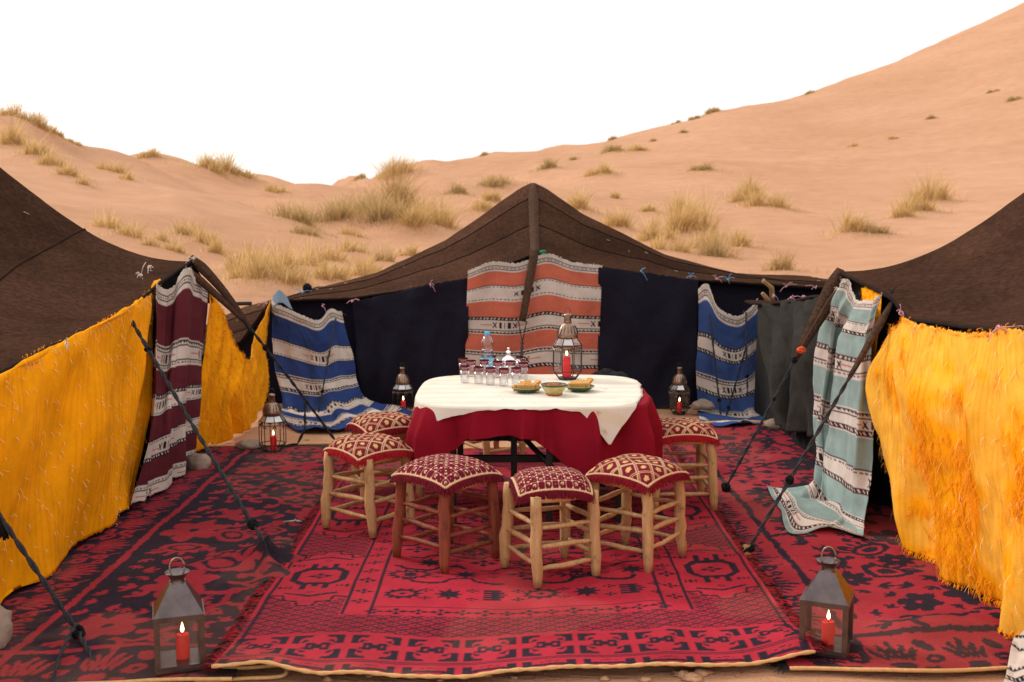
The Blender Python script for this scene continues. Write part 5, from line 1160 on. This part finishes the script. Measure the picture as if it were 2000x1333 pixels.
# ------------------------------------------------------------------ tableware
gl = empty('tea_glass')
MB().lathe([(0.022, 0.0), (0.0235, 0.004), (0.0245, 0.03), (0.0262, 0.066), (0.0246, 0.066), (0.0228, 0.03), (0.0215, 0.010), (0.0001, 0.009)], 20, cap=False).add([(0.022 * cos(k * pi / 10), 0.022 * sin(k * pi / 10), 0.0) for k in range(20)], [tuple(range(19, -1, -1))]).obj('body', M['glass'], gl)
MB().lathe([(0.02625, 0.066), (0.0275, 0.092), (0.0268, 0.0925), (0.0256, 0.066)], 20, cap=False).obj('painted_rim', M['rim'], gl)
MB().lathe([(0.0274, 0.087), (0.0279, 0.0935), (0.0266, 0.0935)], 20, cap=False).obj('rim_band', M['maroonyarn'], gl)
gp = [(908, 748), (935, 750), (958, 752), (984, 754), (1008, 752), (920, 736), (946, 735), (972, 738), (997, 737), (1022, 741), (1016, 728), (905, 731), (960, 727)]
for k, (a, b) in enumerate(gp):
    o = gl if k == 0 else copy_tree(gl); o.location = tp(a, b); o.rotation_euler = (0, 0, k * 0.7)
    tag(o, 'small clear tea glass with maroon patterned rim, one of a cluster before the bottle', 'glass', 'tea glasses on the table')
bt_ = empty('water_bottle', tp(952, 731)); tag(bt_, 'clear plastic water bottle with blue cap and pale blue wrapper', 'bottle')
MB().lathe([(0.030, 0.0), (0.036, 0.006), (0.0375, 0.03), (0.0375, 0.098), (0.036, 0.102), (0.0375, 0.107), (0.034, 0.118), (0.031, 0.128), (0.033, 0.138), (0.037, 0.148), (0.0375, 0.170), (0.034, 0.192), (0.024, 0.212), (0.013, 0.224), (0.0125, 0.234)], 28, cap=False).obj('body', M['pet'], bt_)
MB().lathe([(0.0001, 0.006), (0.034, 0.007), (0.0355, 0.10), (0.031, 0.12), (0.029, 0.128), (0.034, 0.145), (0.0001, 0.1455)], 24, cap=False).obj('water', M['glass'], bt_)
MB().lathe([(0.0383, 0.034), (0.0385, 0.036), (0.0385, 0.094), (0.0383, 0.096)], 32, cap=False).obj('wrapper', M['label'], bt_)
MB().lathe([(0.0155, 0.226), (0.0158, 0.229), (0.0155, 0.244), (0.0140, 0.246)], 20).obj('cap', M['cap'], bt_)
tpot = empty('teapot', tp(993, 733), radians(-8)); tag(tpot, 'small polished silver teapot with a tall knobbed lid', 'teapot')
MB().lathe([(0.026, 0.0), (0.030, 0.006), (0.026, 0.012), (0.034, 0.03), (0.040, 0.055), (0.038, 0.075), (0.036, 0.082)], 24).obj('body', M['silver'], tpot)
MB().lathe([(0.040, 0.082), (0.040, 0.086), (0.032, 0.098), (0.020, 0.106), (0.012, 0.112), (0.014, 0.120), (0.017, 0.128), (0.012, 0.138), (0.005, 0.143), (0.008, 0.150), (0.0075, 0.156), (0.002, 0.160)], 24).obj('lid', M['silver'], tpot)
MB().tube(crm(np.array([(-0.034, 0, 0.035), (-0.052, 0, 0.05), (-0.056, 0, 0.075), (-0.068, 0, 0.092)]), np.linspace(0, 3, 12)), np.linspace(0.010, 0.0045, 12), 8).obj('spout', M['silver'], tpot)
MB().tube(crm(np.array([(0.036, 0, 0.080), (0.058, 0, 0.086), (0.068, 0, 0.066), (0.060, 0, 0.044), (0.040, 0, 0.036)]), np.linspace(0, 4, 16)), 0.0055, 8).obj('handle', M['silver'], tpot)
def plate(px, py, lab):
    o = empty('plate', tp(px, py)); tag(o, lab, 'plate', 'green plates of biscuits')
    MB().lathe([(0.036, 0.0), (0.042, 0.001), (0.060, 0.012), (0.0765, 0.024), (0.0775, 0.026), (0.0755, 0.027), (0.058, 0.016), (0.040, 0.007), (0.0001, 0.006)], 36, cap=False).obj('dish', M['greenglaze'], o)
    MB().lathe([(0.076, 0.0255), (0.0785, 0.0268), (0.076, 0.0282)], 36, cap=False).obj('glazed_rim', M['yellowglaze'], o); return o
def biscuit_mesh():
    m = MB(); n = 9; L, W_, T_ = 0.030, 0.017, 0.008
    for k in range(n):
        x0, x1 = -L + 2 * L * k / n, -L + 2 * L * (k + 1) / n; h = 0.0012 * (k % 2); m.box(x0 + 0.0001 * k, x1 + 0.0001 * k - 0.00005, -W_ + h, W_ - h, -T_ + h, T_ - h)
    return m
bis = None
def biscuits(px, py, layout, lab, grp):
    global bis
    c = tp(px, py)
    for (dx, dy, dz, rz, ry, rx) in layout:
        if bis is None: bis = biscuit_mesh().obj('biscuit', M['biscuit'], None, False); o = bis
        else: o = bis.copy(); SC.collection.objects.link(o)
        o.location = (c[0] + dx, c[1] + dy, c[2] + dz); o.rotation_euler = (radians(rx), radians(ry), radians(rz)); tag(o, lab, 'biscuit', grp)
plate(1028, 767, 'green glazed plate of biscuits beside the tea glasses'); plate(1132, 764, 'green glazed plate of biscuits before the tall table lantern')
biscuits(1028, 767, [(-0.038, -0.012, 0.026, 20, 0, 90), (-0.018, -0.024, 0.026, 8, 0, 90), (0.012, -0.026, 0.026, -6, 0, 90), (0.036, -0.012, 0.028, -24, 0, 90), (-0.022, 0.010, 0.036, 78, -20, 0), (0.010, 0.010, 0.040, 95, -24, 10), (0.044, 0.014, 0.040, 30, -28, 0)], 'ridged oblong biscuit on the plate beside the tea glasses', 'biscuits beside the glasses')
biscuits(1132, 764, [(-0.030, -0.016, 0.026, 6, 0, 90), (-0.004, -0.022, 0.027, 0, 0, 90), (0.022, -0.016, 0.027, -10, 0, 90), (-0.018, 0.006, 0.040, 4, -4, 20), (0.008, 0.010, 0.042, -6, 0, 20), (0.042, 0.000, 0.042, 40, -42, 0)], 'ridged oblong biscuit on the plate before the table lantern', 'biscuits before the lantern')
bw_ = empty('bowl', tp(1082, 772)); tag(bw_, 'green-rimmed pottery bowl with a scalloped foot holding nuts', 'bowl')
MB().lathe([(0.030, 0.0), (0.034, 0.004), (0.046, 0.018), (0.058, 0.036), (0.064, 0.050), (0.0625, 0.051), (0.056, 0.038), (0.044, 0.021), (0.0001, 0.014)], 36, cap=False).obj('body', M['yellowglaze'], bw_)
MB().lathe([(0.0612, 0.045), (0.0672, 0.053), (0.0645, 0.057), (0.0605, 0.050)], 36, cap=False).obj('glazed_rim', M['greenglaze'], bw_)
sc_ = MB()
for k in range(18): q = 2 * pi * k / 18; sc_.lathe([(0.001, -0.006), (0.0058, -0.002), (0.0062, 0.003), (0.001, 0.008)], 8, (0.038 * cos(q), 0.038 * sin(q), 0.008))
sc_.obj('scalloped_foot', M['nuts'], bw_)
nu_ = MB(); g_ = np.random.default_rng(44)
for k in range(150):
    r_ = 0.052 * sqrt(g_.random()); q = g_.uniform(0, 2 * pi); z = 0.044 + 0.010 * (1 - (r_ / 0.055)**2) + g_.uniform(-0.004, 0.003); a = g_.uniform(0.0045, 0.0075)
    nu_.lathe([(0.0005, -a), (a * 0.8, -a * 0.4), (a * 0.85, a * 0.3), (0.0005, a * 1.1)], 6, (r_ * cos(q), r_ * sin(q), z))
o = nu_.obj('nuts', M['nuts']); o.location = bw_.location; tag(o, 'mixed brown nuts heaped in the green-rimmed bowl', 'nuts', None, 'stuff')
# black bag on a stool behind the table
def lump(name, r, mat, seed, sq=(1, 1, 1), amp=0.3, sc=2.0, n=20, m_=12, smooth=True):
    V = []; g = np.random.default_rng(seed)
    for i in range(m_ + 1):
        ph = pi * i / m_
        for k in range(n):
            q = 2 * pi * k / n; d = np.array([sin(ph) * cos(q), sin(ph) * sin(q), cos(ph)])
            f_ = 1 + amp * float(fbm(np.array(d[0] * sc + seed + d[2]), np.array(d[1] * sc - d[2] * 1.7 + seed), seed, 3)); V.append(d * r * f_ * np.array(sq))
    V = np.array(V); V[:, 2] = np.maximum(V[:, 2], -0.55 * r * sq[2]); V[:, 2] -= V[:, 2].min()
    return mesh_obj(name, V, grid_faces_wrap(m_, n), mat, None, smooth)
def grid_faces_wrap(m_, n): return np.array([(i*n + k, i*n + (k+1) % n, (i+1)*n + (k+1) % n, (i+1)*n + k) for i in range(m_) for k in range(n)])
s_ = copy_tree(S_B); s_.location = (0.60, 6.86, floor_z(0.60, 6.86) - 0.003); s_.rotation_euler = (0, 0, 0.3); tag(s_, 'pale wood stool behind the table under the black bag', 'stool', 'stools around the table')
o = lump('bag', 0.17, M['black'], 3, (1.1, 0.8, 0.86), 0.5, 2.2, 28, 16); o.location = (0.60, 6.86, floor_z(0.60, 6.86) + 0.328); tag(o, 'slumped black bag showing above the far table edge beyond the lantern', 'bag')

# ------------------------------------------------------------------ candles and lanterns
def make_candle(r, h):
    o = empty('candle'); m = MB().lathe([(r * 0.97, 0.0), (r, 0.003), (r, h - 0.006), (r * 0.93, h - 0.001), (r * 0.80, h), (r * 0.55, h - 0.004), (0.0005, h - 0.006)], 22); m.obj('wax', M['wax'], o)
    MB().tube([(0, 0, h - 0.008), (0.0005, 0, h + 0.004), (0.001, 0, h + 0.009)], 0.0012, 6).obj('wick', M['wick'], o)
    MB().lathe([(0.0006, h + 0.004), (0.0052, h + 0.010), (0.0064, h + 0.016), (0.0048, h + 0.025), (0.0024, h + 0.034), (0.0004, h + 0.041)], 14).obj('flame', M['flame'], o); return o
def frame_bar(m, a, b, w): m.tube([a, b], w, 5); return m
def square_lantern(lab):
    """house-shaped: tray, four posts, panes, hipped roof with a flared cap and a ring"""
    o = empty('lantern'); tag(o, lab, 'lantern', 'square candle lanterns'); h = 0.072; H1 = 0.175; e = 0.009
    MB().box(-h - e, h + e, -h - e, h + e, 0.0, 0.012).box(-h - 0.004, h + 0.004, -h - 0.004, h + 0.004, 0.012, 0.020).obj('base', M['darkmetal'], o, False)
    for sx in (-1, 1):
        for sy in (-1, 1): MB().box(sx * h - e, sx * h + e, sy * h - e, sy * h + e, 0.020, H1).obj('post', M['darkmetal'], o, False)
    for s_ in (-1, 1):
        MB().box(-h + e, h - e, s_ * h - 0.001, s_ * h + 0.001, 0.022, H1).obj('pane', M['pane'], o, False); MB().box(s_ * h - 0.001, s_ * h + 0.001, -h + e, h - e, 0.022, H1).obj('pane', M['pane'], o, False)
    MB().box(-h - e - 0.002, h + e + 0.002, -h - e - 0.002, h + e + 0.002, H1, H1 + 0.016).obj('top_frame', M['darkmetal'], o, False)
    q = h + e - 0.001; t = 0.026
    MB().add([(-q, -q, H1 + 0.016), (q, -q, H1 + 0.016), (q, q, H1 + 0.016), (-q, q, H1 + 0.016), (-t, -t, 0.285), (t, -t, 0.285), (t, t, 0.285), (-t, t, 0.285)], [(0, 1, 5, 4), (1, 2, 6, 5), (2, 3, 7, 6), (3, 0, 4, 7), (4, 5, 6, 7)]).obj('roof', M['darkmetal'], o, False)
    MB().lathe([(0.026, 0.283), (0.022, 0.292), (0.024, 0.300), (0.040, 0.318), (0.041, 0.3195), (0.024, 0.312), (0.0005, 0.308)], 24, cap=False).obj('cap', M['darkmetal'], o)
    MB().tube([(0.024 * cos(a), 0.004 * sin(a), 0.334 + 0.032 * sin(a)) for a in np.linspace(0, 2 * pi, 25)], 0.0032, 6).obj('ring', M['copper'], o); return o
def domed_lantern(lab, s, pane=True, n=8):
    """many-sided: tapered foot, straight glazed sides, sloping shoulder, dome, neck and ring; s is the scale"""
    o = empty('lantern'); tag(o, lab, 'lantern', 'domed candle lanterns')
    r0, r1, z0_, z1, z2, r2, z3 = 0.050 * s, 0.084 * s, 0.010 * s, 0.050 * s, 0.195 * s, 0.056 * s, 0.232 * s
    P = lambda r, z, k: np.array([r * cos(2 * pi * (k + 0.5) / n), r * sin(2 * pi * (k + 0.5) / n), z])
    MB().lathe([(r0, 0.0), (r0 * 1.05, 0.003 * s), (r0, z0_), (0.0005, z0_)], n, rot=pi / n).obj('base', M['iron'], o, False)
    wv = 0.0028 * s
    for k in range(n):
        rb = MB(); rb.tube([P(r0, z0_ * 0.5, k), P(r1, z1, k)], wv, 5); rb.tube([P(r1, z1, k), P(r1, z2, k)], wv, 5); rb.tube([P(r1, z2, k), P(r2, z3, k)], wv, 5); rb.obj('rib', M['iron'], o)
        if pane:
            a, b, c, d = P(r1 * 0.985, z1, k), P(r1 * 0.985, z1, k + 1), P(r1 * 0.985, z2, k + 1), P(r1 * 0.985, z2, k); MB().add([a, b, c, d], [(0, 1, 2, 3)]).obj('pane', M['pane'], o, False)
        a, b, c, d = P(r1 * 0.99, z2, k), P(r1 * 0.99, z2, k + 1), P(r2 * 0.99, z3, k + 1), P(r2 * 0.99, z3, k); MB().add([a, b, c, d], [(0, 1, 2, 3)]).obj('shoulder_panel', M['tin'] if not pane or k % 2 else M['pane'], o, False)
        fr = MB()                                            # pierced tin valance under the shoulder
        for q in range(4):
            f0 = (q + 0.5) / 4; c0 = P(r1, z2 - 0.020 * s, k) * (1 - f0) + P(r1, z2 - 0.020 * s, k + 1) * f0; L = (0.020 if q in (0, 3) else 0.009) * s
            fr.tube([c0, c0 + [0, 0, -L * 0.6], c0 + [0, 0, -L]], [0.004 * s, 0.0045 * s, 0.001 * s], 5)
        fr.obj('valance', M['copper'], o)
    for (r, z) in ((r1, z1), (r1, z2), (r0, z0_), (r1, z2 - 0.020 * s)): MB().tube([P(r, z, k) for k in range(n + 1)], wv, 5).obj('frame_ring', M['iron'], o, False)
    MB().lathe([(r2 * 1.04, z3), (r2 * 1.06, z3 + 0.022 * s), (r2 * 1.0, z3 + 0.032 * s), (r2 * 0.92, z3 + 0.050 * s), (r2 * 0.70, z3 + 0.070 * s), (r2 * 0.40, z3 + 0.082 * s), (r2 * 0.34, z3 + 0.086 * s)], 2 * n, rot=pi / n).obj('dome', M['copper'], o)
    gr_ = MB()
    for k in range(2 * n): q = 2 * pi * k / (2 * n); gr_.tube([(r2 * 1.06 * cos(q), r2 * 1.06 * sin(q), z3 + 0.024 * s), (r2 * 0.95 * cos(q), r2 * 0.95 * sin(q), z3 + 0.050 * s), (r2 * 0.72 * cos(q), r2 * 0.72 * sin(q), z3 + 0.070 * s)], 0.0014 * s, 4)
    gr_.obj('dome_flutes', M['iron'], o)
    MB().lathe([(r2 * 0.40, z3 + 0.082 * s), (r2 * 0.38, z3 + 0.090 * s), (r2 * 0.33, z3 + 0.120 * s), (r2 * 0.42, z3 + 0.123 * s), (r2 * 0.40, z3 + 0.130 * s), (r2 * 0.2, z3 + 0.136 * s)], 16).obj('neck', M['copper'], o)
    MB().tube([(0.016 * s * cos(a), 0.003 * sin(a), z3 + 0.150 * s + 0.018 * s * sin(a)) for a in np.linspace(0, 2 * pi, 25)], 0.0016 * s, 5).obj('ring', M['iron'], o); return o
def at_floor(px, py): p = PZ(px, py, 0.03); return (float(p[0]), float(p[1]), floor_z(p[0], p[1]))
def put_candle(lant, off, zb, r, h, lab):
    h = h * random.uniform(0.9, 1.08); c = make_candle(r, h); c.location = (lant.location[0] + off[0], lant.location[1] + off[1], lant.location[2] + zb); tag(c, lab, 'candle', 'lit red candles in lanterns')
l1 = square_lantern('square dark metal lantern on the dark rug with red flowers'); x, y, z = at_floor(352, 1300); l1.location = (x, y, z + 0.003); l1.rotation_euler = (0, 0, radians(18)); put_candle(l1, (0.012, -0.004), 0.021, 0.0225, 0.088, 'lit red candle inside the square lantern on the dark flowered rug')
l2 = square_lantern('square dark metal lantern on the red rug with dark flowers'); x, y, z = at_floor(1613, 1264); l2.location = (x, y, z + 0.003); l2.rotation_euler = (0, 0, radians(-24)); put_candle(l2, (0.004, -0.008), 0.021, 0.0225, 0.088, 'lit red candle inside the square lantern on the red flowered rug')
l3 = domed_lantern('tall glazed domed lantern standing on the white table cloth', 1.0); l3.location = tp(1108, 741); put_candle(l3, (-0.004, -0.006), 0.0102, 0.021, 0.115, 'lit red candle inside the glazed lantern on the table')
l4 = domed_lantern('open wire domed lantern at the rug edge by the drooping yellow cloth', 1.04, False); l4.location = at_floor(533, 878); put_candle(l4, (0.006, -0.004), 0.0106, 0.021, 0.10, 'lit red candle inside the open wire lantern by the yellow cloth')
l5 = domed_lantern('domed lantern standing before the navy cloth beside the trailing blue stripes', 1.0, False); p = PZ(787, 806, 0.0); l5.location = (float(p[0]), float(p[1]), 0.0); put_candle(l5, (0.004, -0.004), 0.0102, 0.021, 0.085, 'lit red candle inside the lantern before the navy cloth')
l6 = domed_lantern('glazed domed lantern beside a flat stone and the second blue cloth', 1.02, True); p = PZ(1326, 808, 0.0); l6.location = (float(p[0]), float(p[1]), 0.0); put_candle(l6, (0.002, -0.004), 0.0104, 0.021, 0.085, 'lit red candle inside the lantern beside the flat stone')

# ------------------------------------------------------------------ stones and scraps
for (px, py, r, sq, lab, seed) in ((390, 914, 0.085, (1, .8, .75), 'squarish grey rock at the foot of the maroon striped cloth', 5), (486, 874, 0.07, (1.2, .8, .5), 'flat grey stone beside the open wire lantern', 6), (722, 786, 0.11, (1.25, .8, .6), 'flat grey block weighing down the trailing blue striped cloth', 7),
    (1372, 806, 0.085, (1.2, .8, .55), 'sandy flat stone beside the lantern and blue cloth', 8), (1572, 872, 0.085, (0.8, .8, 1.0), 'dusty stone at the foot of the charcoal cloth', 9), (-22, 1262, 0.085, (0.8, 1, 1.0), 'rounded pale stone at the edge of the dark flowered rug', 10), (1512, 842, 0.07, (1.1, .8, .6), 'small stone at the corner of the charcoal cloth', 15)):
    p = PZ(px, py, 0.02); o = lump('stone', r, M['stone'], seed, sq, 0.55, 1.6, 16, 10, False); o.location = (float(p[0]), float(p[1]), max(0.0, floor_z(p[0], p[1]) - 0.004) + (0.045 if px in (722, 1372) else 0)); tag(o, lab, 'stone', 'stones holding cloths down')
g_ = np.random.default_rng(90); peb = None
for k in range(16):
    px = [1330, 1352, 1368, 1005, 640, 720, 860, 1180, 1440, 950, 1260, 600, 640, 730, 700, 690][k]; py = [1322, 1328, 1318, 1325, 1328, 1322, 1330, 1328, 1322, 1321, 1330, 858, 842, 850, 866, 838][k]
    p = PZ(px, py, 0); o = lump('pebble', (g_.uniform(0.006, 0.018) if k > 2 else 0.026), M['pebble'], 30 + k, (1.2, .9, .45), 1.1, 2.2, 9, 6, False); o.location = (float(p[0]), float(p[1]), float(zt(p[0], p[1]))); 
    tag(o, 'small pebble on the bare sand in front of the bright red rug' if k < 11 else 'small pebble on the sand between the rug and the blue striped cloth', 'pebble', 'pebbles before the rug' if k < 11 else 'pebbles by the blue cloth')
sc_ = empty('cloth_scrap', tuple(PZ(578, 1020, 0.03))); tag(sc_, 'tiny pale green scrap of thread on the dark flowered rug', 'scrap')
m = MB(); g_ = np.random.default_rng(3)
for k in range(5): m.tube([(0, 0, 0.004), (g_.normal(0, 0.012), g_.normal(0, 0.008), 0.010), (g_.normal(0, 0.03), g_.normal(0, 0.012), 0.003)], 0.0022, 5)
m.obj('thread', plain('pale_green_thread', lin(160, 190, 180), 0.9), sc_)
